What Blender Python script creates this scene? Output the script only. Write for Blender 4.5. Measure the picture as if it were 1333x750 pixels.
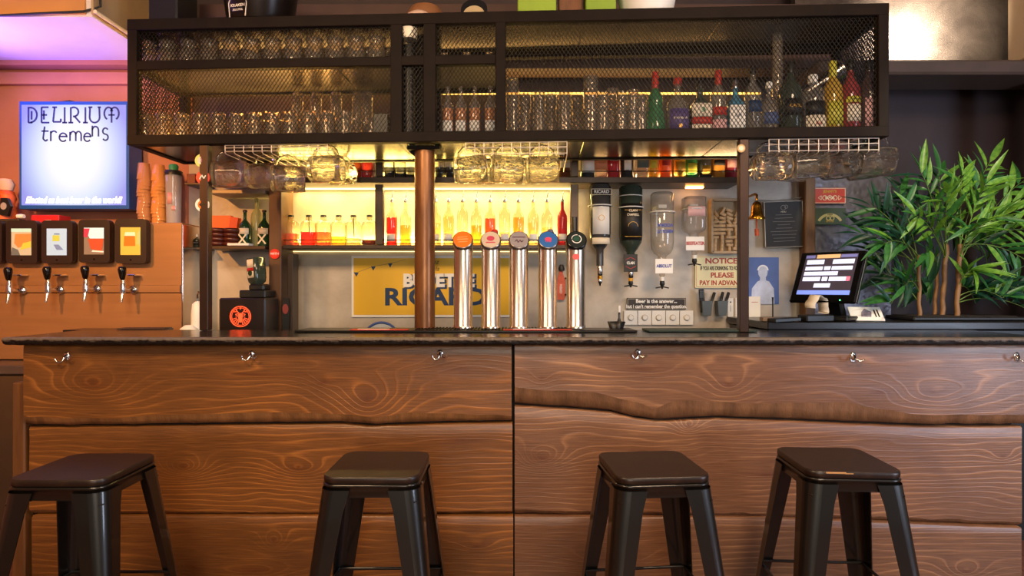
import bpy, math, random
from mathutils import Matrix, Vector, noise
R = math.radians; PI = math.pi
random.seed(7)
for o in list(bpy.data.objects): bpy.data.objects.remove(o)
SC = bpy.context.scene; COL = SC.collection

# ------------------------------------------------------------------ camera, world, lights, exposure
F = 780.0; CAMZ = 1.38                      # focal length in pixels of the 1333 wide frame, eye height
cam = bpy.data.objects.new('camera', bpy.data.cameras.new('camera')); COL.objects.link(cam)
cam.data.sensor_width = 36; cam.data.lens = 36 * F / 1333
cam.location = (0, 0, CAMZ); cam.rotation_euler = (PI / 2, 0, 0); cam.data.clip_start = .05
SC.camera = cam
SC.view_settings.view_transform = 'Standard'; SC.view_settings.look = 'None'
SC.view_settings.exposure = 0.0; SC.view_settings.gamma = 1
SC.cycles.max_bounces = 14; SC.cycles.transparent_max_bounces = 48
SC.cycles.transmission_bounces = 12; SC.cycles.glossy_bounces = 5; SC.cycles.diffuse_bounces = 4
SC.cycles.caustics_reflective = False; SC.cycles.caustics_refractive = False
SC.cycles.sample_clamp_indirect = 4
W = bpy.data.worlds.new('world'); SC.world = W; W.use_nodes = True
W.node_tree.nodes['Background'].inputs[0].default_value = (.95, .80, .72, 1)
W.node_tree.nodes['Background'].inputs[1].default_value = .16

def look(o, target):
    o.rotation_euler = (Vector(target) - o.location).to_track_quat('-Z', 'Y').to_euler()
def area(name, loc, target, sx, sy, col, watts, spread=180):
    l = bpy.data.lights.new(name, 'AREA'); l.shape = 'RECTANGLE'; l.size = sx; l.size_y = sy
    l.color = col; l.energy = watts; l.spread = R(spread)
    o = bpy.data.objects.new(name, l); COL.objects.link(o); o.location = loc; look(o, target); return o
def spot(name, loc, target, col, watts, ang, blend=.6, rad=.05):
    l = bpy.data.lights.new(name, 'SPOT'); l.color = col; l.energy = watts; l.spot_size = R(ang)
    l.spot_blend = blend; l.shadow_soft_size = rad
    o = bpy.data.objects.new(name, l); COL.objects.link(o); o.location = loc; look(o, target); return o
def point(name, loc, col, watts, rad=.08):
    l = bpy.data.lights.new(name, 'POINT'); l.color = col; l.energy = watts; l.shadow_soft_size = rad
    o = bpy.data.objects.new(name, l); COL.objects.link(o); o.location = loc; return o

area('window_light_right', (4.2, .1, 1.35), (1.6, 2.8, .9), 1.1, 1.7, (.68, .79, 1.0), 80)
area('front_fill', (.2, -2.6, 2.0), (.2, 2.8, 1.0), 1.6, 1.8, (1.0, .88, .74), 90)  # added soft fill behind the camera, no window known there
area('room_lamp_left', (-1.5, .6, 3.05), (-1.5, 2.9, .5), .9, .5, (1.0, .66, .36), 66)
area('room_lamp_right', (1.3, .6, 3.05), (1.2, 2.9, .5), .9, .5, (1.0, .70, .46), 60)
spot('tap_wall_spot', (-2.7, 1.2, 2.6), (-2.55, 3.7, 1.75), (1.0, .42, .10), 245, 60, .9)
area('violet_led', (-3.35, 3.22, 2.30), (-2.70, 3.34, 2.83), .5, .4, (.30, .17, 1.0), 13, 95)
spot('wall_washer', (2.48, 3.28, 2.97), (2.52, 3.66, 2.98), (1.0, .90, .76), 150, 125, 1.0, .03)
spot('plant_spot', (2.1, 1.9, 3.0), (2.3, 3.3, 1.75), (1.0, .93, .70), 85, 48, .7)

# ------------------------------------------------------------------ materials
def lin(h):
    if isinstance(h, str):
        h = h.lstrip('#'); c = [int(h[i:i + 2], 16) / 255 for i in (0, 2, 4)]
        return tuple(((v + .055) / 1.055) ** 2.4 if v > .04045 else v / 12.92 for v in c)
    return h
class N:
    def __init__(s, name):
        s.m = bpy.data.materials.new(name); s.m.use_nodes = True; s.t = s.m.node_tree
        s.b = s.t.nodes['Principled BSDF']; s.out = s.t.nodes['Material Output']
    def n(s, typ, **kw):
        x = s.t.nodes.new(typ)
        for k, v in kw.items(): setattr(x, k, v)
        return x
    def l(s, a, b): s.t.links.new(a, b)
    def set(s, sock, v): s.b.inputs[sock].default_value = v
    def math(s, op, a, b=None, c=None):
        x = s.n('ShaderNodeMath', operation=op)
        for i, v in enumerate((a, b, c)):
            if v is None: continue
            if hasattr(v, 'node'): s.l(v, x.inputs[i])
            else: x.inputs[i].default_value = v
        return x.outputs[0]
    def noise(s, scale, detail=3, rough=.5, dist=0, vec=None):
        x = s.n('ShaderNodeTexNoise'); x.inputs['Scale'].default_value = scale
        x.inputs['Detail'].default_value = detail; x.inputs['Roughness'].default_value = rough
        x.inputs['Distortion'].default_value = dist
        if vec is not None: s.l(vec, x.inputs['Vector'])
        return x.outputs[0]
    def ramp(s, fac, stops):
        x = s.n('ShaderNodeValToRGB'); cr = x.color_ramp
        while len(cr.elements) > 1: cr.elements.remove(cr.elements[-1])
        cr.elements[0].position = stops[0][0]; cr.elements[0].color = (*lin(stops[0][1]), 1)
        for p, c in stops[1:]:
            e = cr.elements.new(p); e.color = (*lin(c), 1)
        s.l(fac, x.inputs[0]); return x.outputs[0]
    def bump(s, h, strength, dist=.01):
        x = s.n('ShaderNodeBump'); x.inputs['Strength'].default_value = strength
        x.inputs['Distance'].default_value = dist; s.l(h, x.inputs['Height']); s.l(x.outputs[0], s.b.inputs['Normal'])
    def pos(s, scale=(1, 1, 1)):
        t = s.n('ShaderNodeTexCoord'); m = s.n('ShaderNodeMapping'); m.inputs['Scale'].default_value = scale
        s.l(t.outputs['Object'], m.inputs[0]); return m.outputs[0]
CACHE = {}
def pm(name, col, rough=.5, metal=0, var=.12, scale=6, bump=0, bscale=40, coat=0, spec=None, stretch=(1, 1, 1)):
    """plain procedural surface: colour with a little noise variation and fine relief"""
    if name in CACHE: return CACHE[name]
    k = N(name); c = lin(col); v = k.pos(stretch)
    f = k.noise(scale, 4, .55, 0, v)
    d = tuple(x * (1 - var) for x in c); u = tuple(min(1, x * (1 + var)) for x in c)
    k.l(k.ramp(f, [(.3, d), (.7, u)]), k.b.inputs['Base Color'])
    k.set('Roughness', rough); k.set('Metallic', metal)
    if coat: k.set('Coat Weight', coat); k.set('Coat Roughness', .08)
    if spec is not None: k.set('Specular IOR Level', spec)
    if bump: k.bump(k.noise(bscale, 4, .6, 0, v), bump, .004)
    CACHE[name] = k.m; return k.m
def em(name, col, s=1.0):
    if name in CACHE: return CACHE[name]
    k = N(name); c = lin(col); k.set('Base Color', (*c, 1)); k.set('Emission Color', (*c, 1)); k.set('Emission Strength', s)
    k.set('Roughness', .4); CACHE[name] = k.m; return k.m
def thin(name, col, edge=.35, gloss=.5, body=.0, rough=.04, bump=0):
    """thin clear glass: see-through, more reflective and denser at grazing angles"""
    if name in CACHE: return CACHE[name]
    k = N(name); k.t.nodes.remove(k.b); c = lin(col)
    lw = k.n('ShaderNodeLayerWeight'); lw.inputs['Blend'].default_value = .35
    tr = k.n('ShaderNodeBsdfTransparent')
    dk = tuple(x * (1 - edge) for x in c)
    k.l(k.ramp(lw.outputs['Facing'], [(.35, c), (1.0, dk)]), tr.inputs[0])
    gl = k.n('ShaderNodeBsdfGlossy'); gl.inputs['Roughness'].default_value = rough
    df = k.n('ShaderNodeBsdfDiffuse'); df.inputs[0].default_value = (*[min(1, x * .9 + .05) for x in c], 1)
    if bump:
        b = k.n('ShaderNodeBump'); b.inputs['Strength'].default_value = bump; b.inputs['Distance'].default_value = .004
        k.l(k.noise(70, 2, .5, 0, k.pos()), b.inputs['Height']); k.l(b.outputs[0], gl.inputs['Normal']); k.l(b.outputs[0], lw.inputs['Normal'])
    m0 = k.n('ShaderNodeMixShader'); m0.inputs[0].default_value = body
    k.l(tr.outputs[0], m0.inputs[1]); k.l(df.outputs[0], m0.inputs[2])
    m1 = k.n('ShaderNodeMixShader')
    f = k.math('MULTIPLY_ADD', k.math('POWER', lw.outputs['Facing'], 2.0), gloss, .05)
    k.l(f, m1.inputs[0]); k.l(m0.outputs[0], m1.inputs[1]); k.l(gl.outputs[0], m1.inputs[2])
    k.l(m1.outputs[0], k.out.inputs[0]); CACHE[name] = k.m; return k.m
def mugglass(name, col):
    k = N(name); k.set('Base Color', (*lin(col), 1)); k.set('Transmission Weight', 1); k.set('Roughness', .02); k.set('IOR', 1.35)
    tr = k.n('ShaderNodeBsdfTransparent'); tr.inputs[0].default_value = (.96, .95, .92, 1); df = k.n('ShaderNodeBsdfDiffuse'); df.inputs[0].default_value = (.8, .78, .74, 1)
    m0 = k.n('ShaderNodeMixShader'); m0.inputs[0].default_value = .02; k.l(tr.outputs[0], m0.inputs[1]); k.l(df.outputs[0], m0.inputs[2])
    mx = k.n('ShaderNodeMixShader'); mx.inputs[0].default_value = .22
    k.l(k.b.outputs[0], mx.inputs[1]); k.l(m0.outputs[0], mx.inputs[2]); k.l(mx.outputs[0], k.out.inputs[0]); return k.m
def glass(name, col, rough=.0, ior=1.35):
    if name in CACHE: return CACHE[name]
    k = N(name); k.set('Base Color', (*lin(col), 1)); k.set('Transmission Weight', 1); k.set('Roughness', rough); k.set('IOR', ior)
    CACHE[name] = k.m; return k.m

black_steel = pm('black_steel', '#1a120d', .62, 0, .25, 9, .15, 60, spec=.12)
black_mesh = pm('black_mesh', '#100c0a', .5, 0, .1, spec=.2)
dark_gloss = N('dark_sheet'); dark_gloss.set('Roughness', .22); dark_gloss.set('Metallic', .85)
dark_gloss.l(dark_gloss.ramp(dark_gloss.noise(2.5, 3), [(.3, '#58524d'), (.7, '#7a746c')]), dark_gloss.b.inputs['Base Color'])
dark_gloss = dark_gloss.m
steel = pm('steel', '#c9c4bf', .2, 1, .06, 3)
chrome = pm('chrome', '#e4e2e0', .12, 1, .03)
tower_steel = pm('tower_steel', '#d8c9bb', .24, 1, .03)
brushed = pm('brushed_steel', '#a3764e', .45, .35, .10, 3, .06, 50, stretch=(.4, 1, 8))
white_paint = pm('white_enamel', '#e9e6e0', .4, 0, .04)
wire_white = pm('wire_white', '#e0cfc0', .3, .5, .05)
black_plastic = pm('black_plastic', '#141313', .4, 0, .15)
black_gloss = pm('black_gloss', '#0c0b0b', .15, 0, .1)
black_rubber = pm('black_rubber', '#191a1a', .75, 0, .1)
brass = pm('brass', '#c08a2b', .22, 1, .1)
clear = thin('clear_glass', '#f3efe6', .55, .75, .05)
clearw = thin('clear_tumbler', '#efe8dc', .62, .95, .10, .06, .6)
green_g = thin('green_glass', '#0d6b33', .7, .5, .25)
dkgreen_g = thin('dark_green_glass', '#10301a', .7, .5, .6)
brown_g = thin('dark_brown_glass', '#1c0c08', .5, .5, .75)
mug_glass = mugglass('mug_glass', '#fbf8f2')
cream = pm('label_cream', '#e8dcc4', .6, 0, .06)
paper = pm('label_white', '#f1eee8', .6, 0, .03)
label_black = pm('label_black', '#15120f', .5)
label_red = pm('label_red', '#b3261c', .5)
label_gold = pm('label_gold', '#c79a3a', .4, .3)
navy = pm('print_navy', '#16365f', .6)

# ------------------------------------------------------------------ mesh building
class MB:
    def __init__(s, M=None): s.v = []; s.f = []; s.sm = []; s.M = M or Matrix()
    def add(s, vs, fs, smooth=False, M=None):
        b = len(s.v); T = s.M @ M if M else s.M
        s.v += [tuple(T @ Vector(v)) for v in vs]
        s.f += [tuple(b + i for i in f) for f in fs]; s.sm += [smooth] * len(fs); return s
    def box(s, c, d, rot=None, bev=0.0):
        x, y, z = (i / 2 for i in d); T = Matrix.Translation(c)
        if rot: T = T @ rot
        if bev <= 0:
            vs = [(-x, -y, -z), (x, -y, -z), (x, y, -z), (-x, y, -z), (-x, -y, z), (x, -y, z), (x, y, z), (-x, y, z)]
            return s.add(vs, [(0, 3, 2, 1), (4, 5, 6, 7), (0, 1, 5, 4), (1, 2, 6, 5), (2, 3, 7, 6), (3, 0, 4, 7)], False, T)
        b = min(bev, x * .9, y * .9, z * .9); vs = []; idx = {}
        for sx in (-1, 1):
            for sy in (-1, 1):
                for sz in (-1, 1):
                    for ax in range(3):
                        p = [sx * (x - b), sy * (y - b), sz * (z - b)]
                        p[ax] = (sx * x, sy * y, sz * z)[ax]
                        idx[(sx, sy, sz, ax)] = len(vs); vs.append(p)
        fs = []
        for ax in range(3):
            o1, o2 = [a for a in range(3) if a != ax]
            for sg in (-1, 1):
                q = []
                for a, c2 in ((-1, -1), (1, -1), (1, 1), (-1, 1)):
                    k = [0, 0, 0]; k[ax] = sg; k[o1] = a; k[o2] = c2; q.append(idx[(*k, ax)])
                fs.append(tuple(q))
                for c2 in (-1, 1): pass
        for ax in range(3):                       # edges along ax
            o1, o2 = [a for a in range(3) if a != ax]
            for a in (-1, 1):
                for c2 in (-1, 1):
                    q = []
                    for sg, wch in ((-1, o1), (1, o1), (1, o2), (-1, o2)):
                        k = [0, 0, 0]; k[ax] = sg; k[o1] = a; k[o2] = c2; q.append(idx[(*k, wch)])
                    fs.append(tuple(q))
        for sx in (-1, 1):
            for sy in (-1, 1):
                for sz in (-1, 1): fs.append(tuple(idx[(sx, sy, sz, a)] for a in range(3)))
        return s.add(vs, fs, False, T)
    def tube(s, pts, r, seg=8, closed=False, caps=True):
        pts = [Vector(p) for p in pts]; n = len(pts); rr = r if isinstance(r, (list, tuple)) else [r] * n
        vs = []; fs = []; up = None
        for i, p in enumerate(pts):
            if closed: t = pts[(i + 1) % n] - pts[i - 1]
            else: t = pts[min(i + 1, n - 1)] - pts[max(i - 1, 0)]
            t.normalize()
            if up is None: up = Vector((0, 0, 1)) if abs(t.z) < .9 else Vector((1, 0, 0))
            a = t.cross(up)
            if a.length < 1e-5: a = t.cross(Vector((.3, 1, .2)))
            a.normalize(); b = a.cross(t).normalized(); up = b
            for k in range(seg):
                w = 2 * PI * k / seg; vs.append(p + (a * math.cos(w) + b * math.sin(w)) * rr[i])
        m = n if closed else n - 1
        for i in range(m):
            j = (i + 1) % n
            for k in range(seg):
                l = (k + 1) % seg; fs.append((i * seg + k, i * seg + l, j * seg + l, j * seg + k))
        s.add(vs, fs, seg > 5)
        if caps and not closed:
            s.add([vs[k] for k in range(seg)], [tuple(range(seg))[::-1]]); s.add([vs[(n - 1) * seg + k] for k in range(seg)], [tuple(range(seg))])
        return s
    def lathe(s, prof, seg=24, sq=0, ripple=None, M=None, smooth=True):
        vs = []; fs = []
        for j, (r, z) in enumerate(prof):
            for k in range(seg):
                w = 2 * PI * (k + .5 * (sq > 0)) / seg; c, d = math.cos(w), math.sin(w); q = r
                if sq: q = r / (abs(c) ** sq + abs(d) ** sq) ** (1 / sq)
                if ripple: q *= ripple(w, z, j)
                vs.append((q * c, q * d, z))
        for j in range(len(prof) - 1):
            for k in range(seg):
                l = (k + 1) % seg; fs.append((j * seg + k, j * seg + l, (j + 1) * seg + l, (j + 1) * seg + k))
        s.add(vs, fs, smooth, M)
        for j, rev in ((0, True), (len(prof) - 1, False)):
            if prof[j][0] > 1e-4:
                ring = [vs[j * seg + k] for k in range(seg)]; s.add(ring, [tuple(range(seg))[::-1] if rev else tuple(range(seg))], False, M)
        return s
    def patch(s, r, z0, z1, half, sq=0, seg=10, M=None, t=.0012):
        """label wrapped round the -y side, with its own thickness"""
        vs = []; fs = []
        for i in range(seg + 1):
            w = -PI / 2 - half + 2 * half * i / seg; c, d = math.cos(w), math.sin(w); q = r
            if sq: q = r / (abs(c) ** sq + abs(d) ** sq) ** (1 / sq)
            for e in (t, 0): vs += [((q + e) * c, (q + e) * d, z0), ((q + e) * c, (q + e) * d, z1)]
        for i in range(seg):
            a = i * 4; b = a + 4
            fs += [(a, b, b + 1, a + 1), (a + 1, b + 1, b + 3, a + 3), (a, a + 2, b + 2, b)]
        return s.add(vs, fs, True, M)
    def prism(s, poly, y0, y1, M=None):
        """polygon in the x-z plane, pushed from y0 to y1"""
        n = len(poly); vs = [(x, y0, z) for x, z in poly] + [(x, y1, z) for x, z in poly]
        return s.add(vs, [tuple(range(n)), tuple(range(2 * n - 1, n - 1, -1))] + [(i, i + n, (i + 1) % n + n, (i + 1) % n) for i in range(n)], False, M)
    def disc(s, c, r, y0, y1, seg=28, rz=None, arc=None):
        rz = rz or r; return s.prism([(c[0] + r * math.cos(2 * PI * k / seg), c[1] + rz * math.sin(2 * PI * k / seg)) for k in range(seg)], y0, y1)
    def ring(s, c, r, w, y0, y1, seg=32, a0=0, a1=2 * PI):
        for k in range(seg):
            t0, t1 = a0 + (a1 - a0) * k / seg, a0 + (a1 - a0) * (k + 1) / seg
            s.prism([(c[0] + q * math.cos(t), c[1] + q * math.sin(t)) for q, t in ((r, t0), (r, t1), (r - w, t1), (r - w, t0))], y0, y1)
        return s
    def line(s, pts, w, y0, y1):
        for a, b in zip(pts, pts[1:]):
            a = Vector(a); b = Vector(b); d = (b - a)
            if d.length < 1e-6: continue
            d.normalize(); n = Vector((-d.y, d.x)) * w / 2
            s.prism([tuple(a + n), tuple(b + n), tuple(b - n), tuple(a - n)], y0, y1)
        return s
    def mesh(s, name, mat):
        me = bpy.data.meshes.new(name); me.from_pydata(s.v, [], s.f); me.polygons.foreach_set('use_smooth', s.sm)
        me.materials.append(mat); me.update()
        if any(s.sm):
            try: me.shade_flat() if False else None
            except Exception: pass
        return me
    def build(s, name, mat, parent=None, label=None):
        o = bpy.data.objects.new(name, s.mesh(name, mat)); COL.objects.link(o)
        if parent: o.parent = parent
        if label: o['label'] = label
        return o
def thing(name, label, cat, loc=(0, 0, 0), rz=0, group=None, rot=None):
    o = bpy.data.objects.new(name, None); COL.objects.link(o); o.location = loc
    o.rotation_euler = rot if rot else (0, 0, rz); o.empty_display_size = .05
    o['label'] = label; o['category'] = cat
    if group: o['group'] = group
    return o
def tag(o, label, cat, group=None):
    o['label'] = label; o['category'] = cat
    if group: o['group'] = group
    return o
def struct(o): o['kind'] = 'structure'; return o
KIDS = {}
def dup(root, loc, label, rz=None, group=None, rot=None):
    r = root.copy(); COL.objects.link(r); r.location = loc; r['label'] = label
    if rz is not None: r.rotation_euler = (0, 0, rz)
    if rot is not None: r.rotation_euler = rot
    if group: r['group'] = group
    for ch in ALL(root):
        c = ch.copy(); COL.objects.link(c); c.parent = r
        for g in ALL(ch):
            d = g.copy(); COL.objects.link(d); d.parent = c
    return r
def ALL(p): return [o for o in COL.objects if o.parent == p]
def text(s, parent, loc, h, mat, name='lettering', rot=(PI / 2, 0, 0), bold=0, sx=1, ext=.0008, align='CENTER', shear=0, label=None):
    c = bpy.data.curves.new(name, 'FONT'); c.body = s; c.size = h * 1.42; c.align_x = align; c.align_y = 'CENTER'
    c.extrude = ext; c.offset = bold * h; c.shear = shear; c.resolution_u = 3; c.materials.append(mat)
    tmp = bpy.data.objects.new('tmp', c); me = bpy.data.meshes.new_from_object(tmp); bpy.data.objects.remove(tmp)
    o = bpy.data.objects.new(name, me); COL.objects.link(o); o.parent = parent; o.location = loc; o.rotation_euler = rot; o.scale = (sx, 1, 1)
    if label: o['label'] = label
    return o
def at(px, py, D): return Vector(((px - 666.5) * D / F, D, CAMZ + (375 - py) * D / F))
def X(px, D): return (px - 666.5) * D / F
def Z(py, D): return CAMZ + (375 - py) * D / F

# ------------------------------------------------------------------ room
floor_m = pm('floor_boards', '#7a4a36', .4, 0, .25, 3, .1, 50, stretch=(6, .8, 1))
fl = struct(MB().box((0, 1.6, -.03), (9, 6.4, .04)).build('floor', pm('floor_dark', '#1d120d', .8)))
brd = MB().box((0, 0, 0), (.138, 3.1, .02), bev=.002).mesh('floor_board', floor_m)
for i in range(56):
    for j in range(2):
        o = bpy.data.objects.new('floor_board', brd); COL.objects.link(o); o.parent = fl
        o.location = (-3.9 + i * .1405, .0 + j * 3.105 + (.0 if i % 2 else -.35), -.0095 + .0006 * ((i * 7) % 3))
def plaster(name, stops, rough, metal, scale, bump, bs, stretch=(1, 1, 1), dist=.6):
    k = N(name); v = k.pos(stretch); k.l(k.ramp(k.noise(scale, 6, .6, dist, v), stops), k.b.inputs['Base Color'])
    k.set('Roughness', rough); k.set('Metallic', metal); k.bump(k.noise(bs, 5, .6, 0, v), bump, .006); return k.m
wall_dark = plaster('dark_wall_paint', [(.3, '#2c2023'), (.7, '#3d2e30')], .55, 0, 2.5, .15, 30)
wall_warm = plaster('cream_wall_paint', [(.3, '#a96b50'), (.7, '#b97a5d')], .7, 0, 2, .08, 40)
concrete = plaster('waxed_concrete', [(.25, '#968879'), (.45, '#b5aa9c'), (.6, '#c6bdb1'), (.8, '#d2c9ba')], .45, .1, 2.6, .15, 22, (1, 1, 1), .5)
ceil_w = pm('ceiling_white', '#b9b1aa', .8, 0, .04)
WY = 3.86
struct(MB().box((0, WY + .10, 1.7), (9, .12, 3.6)).build('wall_back', wall_dark))
struct(MB().box(((X(-260, WY) + X(246, WY)) / 2, WY + .02, 1.7), (X(246, WY) - X(-260, WY), .04, 2.3 - .0)).build('wall_back_left', wall_warm))
# cornice steps at the top of the warm wall
struct(MB().box((-3.0, WY - .01, Z(104, WY)), (2.4, .05, .075)).box((-3.0, WY - .03, Z(90, WY) + .02), (2.4, .12, .05)).build('trim_1', wall_warm))
struct(MB().box(((X(246, WY) + X(1047, WY)) / 2, WY + .015, 1.4), (X(1047, WY) - X(246, WY), .03, 1.96)).build('trim_2', concrete))
struct(MB().box((-4.0, 1.6, 1.7), (.1, 6.4, 3.6)).build('wall_left', wall_warm))
struct(MB().box((3.45, 3.5, 1.7), (.1, 1.6, 3.6)).build('wall_right', wall_dark))
struct(MB().box((0, 1.6, 3.30), (9, 6.4, .06)).build('ceiling', ceil_w))
# boxed soffit over the tap wall: front tinted orange to stand for warm light on it, cream side, white underside lit violet
SX, SD, SZ = -2.22, 3.17, 2.815
sof = struct(MB().box(((SX - 4.0) / 2, (SD + 3.85) / 2, SZ + .25), (SX + 4.0, 3.85 - SD, .50)).build('trim_3', pm('soffit_white', '#dcd6d2', .7, 0, .03)))
MB().box(((SX - 4.0) / 2 - .012, SD - .006, SZ + .255), (SX + 4.0 - .04, .012, .49)).build('front_board', pm('duct_warm_tint', '#c98d4e', .6, 0, .06), sof)
MB().box((SX + .006, (SD + 3.85) / 2, SZ + .255), (.012, 3.85 - SD + .02, .49)).build('side_board', pm('duct_cream', '#b89c72', .6, 0, .08), sof)
o = thing('cable', 'thin dark cable sagging along the edge of the violet-lit soffit', 'cable', (SX, SD - .018, SZ))
MB().tube([(-1.0, 0, .008), (-.5, -.002, -.003), (-.25, -.002, .01), (-.03, -.002, .02), (.035, .03, .06), (.03, .02, .40)], .006).build('wire', black_rubber, o)
MB().tube([(.026, -.0, .02), (.026, .2, .02), (.028, .64, .02)], .010).build('conduit', cream, o)
# right side: metal lined recess with the washer spot, ledge beam, boxes
struct(MB().box((2.5, 3.68, 2.95), (1.55, .06, .62)).build('trim_4', plaster('hammered_metal', [(.3, '#4b4038'), (.7, '#6e6054')], .33, .75, 6, .5, 160)))
struct(MB().box((2.53, 3.5, Z(90, 3.4)), (1.62, .28, .082), bev=.012).build('trim_5', pm('ledge_paint', '#4a3d38', .45, 0, .15)))
struct(MB().box((3.17, 3.25, 2.98), (.56, .5, .62), bev=.01).build('trim_6', pm('beige_box', '#9c8468', .6, 0, .06)))
struct(MB().box((X(1350, 3.5), 3.51, 1.3), (.1, .03, 2.6)).build('trim_7', pm('beige_post', '#7d6650', .6, 0, .1)))
struct(MB().box((X(1052, 3.8), 3.81, 1.2), (.066, .08, 2.3), bev=.006).build('trim_8', pm('post_wood', '#6d4a26', .55, 0, .3, 4, .15, 40, stretch=(8, 1, .6))))
emb = N('embossed_panel'); v = emb.pos()
emb.l(emb.ramp(emb.noise(3, 5, .6, 1, v), [(.3, '#4d474c'), (.7, '#7a7680')]), emb.b.inputs['Base Color']); emb.set('Metallic', .45); emb.set('Roughness', .38)
vo = emb.n('ShaderNodeTexVoronoi'); vo.inputs['Scale'].default_value = 34; vo.feature = 'SMOOTH_F1'; emb.l(v, vo.inputs[0]); emb.bump(vo.outputs[0], .6, .008)
struct(MB().box(((X(1058, WY) + X(1160, WY)) / 2, WY + .015, 1.35), (X(1160, WY) - X(1058, WY), .03, 1.5)).build('trim_9', emb.m))
# brown beam and wall seen above the cabinet
struct(MB().box((.1, 3.72, 2.91), (4.0, .16, .39)).build('trim_10', pm('beam_brown', '#4b3229', .6, 0, .2, 3, .1)))

# ------------------------------------------------------------------ bar counter
def wood(name, knots, freq, seed, light, mid, dark, A=.10, nz=.05):
    k = N(name); v = k.pos(); off = k.n('ShaderNodeVectorMath', operation='ADD'); k.l(v, off.inputs[0]); off.inputs[1].default_value = (seed * 3.7, 0, seed * 1.3)
    sep = k.n('ShaderNodeSeparateXYZ'); k.l(v, sep.inputs[0])
    st = k.n('ShaderNodeVectorMath', operation='MULTIPLY'); k.l(off.outputs[0], st.inputs[0]); st.inputs[1].default_value = (1.1, 1, 4.5)
    n1 = k.noise(1.3, 2, .5, .3, st.outputs[0])
    h = k.math('MULTIPLY_ADD', n1, nz * 2, k.math('MULTIPLY', sep.outputs[2], .5))
    core = None
    for (kx, kz, sx, sz, a) in knots:
        d = k.n('ShaderNodeVectorMath', operation='SUBTRACT'); k.l(v, d.inputs[0]); d.inputs[1].default_value = (kx, 0, kz)
        m = k.n('ShaderNodeVectorMath', operation='MULTIPLY'); k.l(d.outputs[0], m.inputs[0]); m.inputs[1].default_value = (1 / sx, 0, 1 / sz)
        ln = k.n('ShaderNodeVectorMath', operation='LENGTH'); k.l(m.outputs[0], ln.inputs[0])
        g = k.math('POWER', 2.718, k.math('MULTIPLY', k.math('POWER', ln.outputs['Value'], 1.5), -1))
        h = k.math('MULTIPLY_ADD', g, a, h)
        c = k.math('LESS_THAN', ln.outputs['Value'], .22); c2 = k.math('POWER', 2.718, k.math('MULTIPLY', ln.outputs['Value'], -4))
        core = c2 if core is None else k.math('MAXIMUM', core, c2)
    w = k.math('FRACT', k.math('MULTIPLY', h, freq * 1.55))
    st2 = k.n('ShaderNodeVectorMath', operation='MULTIPLY'); k.l(off.outputs[0], st2.inputs[0]); st2.inputs[1].default_value = (2.0, 1, 70)
    fine = k.noise(3, 4, .65, 0, st2.outputs[0])
    blot = k.noise(1.8, 3, .5, .5, off.outputs[0])
    # late wood: sharp light line, then falls off
    line = k.ramp(w, [(0, (0, 0, 0)), (.62, (.10, .10, .10)), (.86, (1, 1, 1)), (.94, (.3, .3, .3)), (1, (0, 0, 0))])
    strength = k.ramp(blot, [(.40, (.05, .05, .05)), (.64, (1, 1, 1))])
    lf = k.math('MULTIPLY', line, strength)
    f = k.math('ADD', k.math('MULTIPLY', lf, .36), k.math('MULTIPLY', fine, .62))
    f = k.math('MULTIPLY_ADD', blot, .26, f)
    col = k.ramp(f, [(.2, dark), (.48, mid), (1.0, light)])
    if core is not None:
        mx = k.n('ShaderNodeMix', data_type='RGBA'); k.l(k.math('MULTIPLY', core, .75), mx.inputs[0]); k.l(col, mx.inputs[6]); mx.inputs[7].default_value = (*lin('#54260f'), 1); col = mx.outputs[2]
    k.l(col, k.b.inputs['Base Color']); k.set('Roughness', .36); k.set('Coat Weight', .15); k.set('Coat Roughness', .3)
    k.bump(k.math('MULTIPLY_ADD', line, .5, fine), .28, .004); return k.m
CY = 2.76
bar = thing('bar_counter', 'long bar counter faced with wide live-edge wooden planks behind the stools', 'bar counter', (0, CY, 0))
LA, MA, DA = '#bd7836', '#744821', '#3f2511'
LB, MB_, DB = '#bd895c', '#795237', '#452a1b'  # right planks: cool light painted in as a less saturated wood
edge_m = pm('live_edge_wood', '#7c5431', .5, 0, .4, 7, .8, 26, stretch=(2.2, 1, .7)); edge_m2 = pm('live_edge_pale', '#765236', .5, 0, .4, 7, .9, 26, stretch=(2.2, 1, .7))
def interp(pts, x):
    for (a, b), (c, d) in zip(pts, pts[1:]):
        if x <= c: return b + (d - b) * max(0, (x - a)) / (c - a)
    return pts[-1][1]
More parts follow.
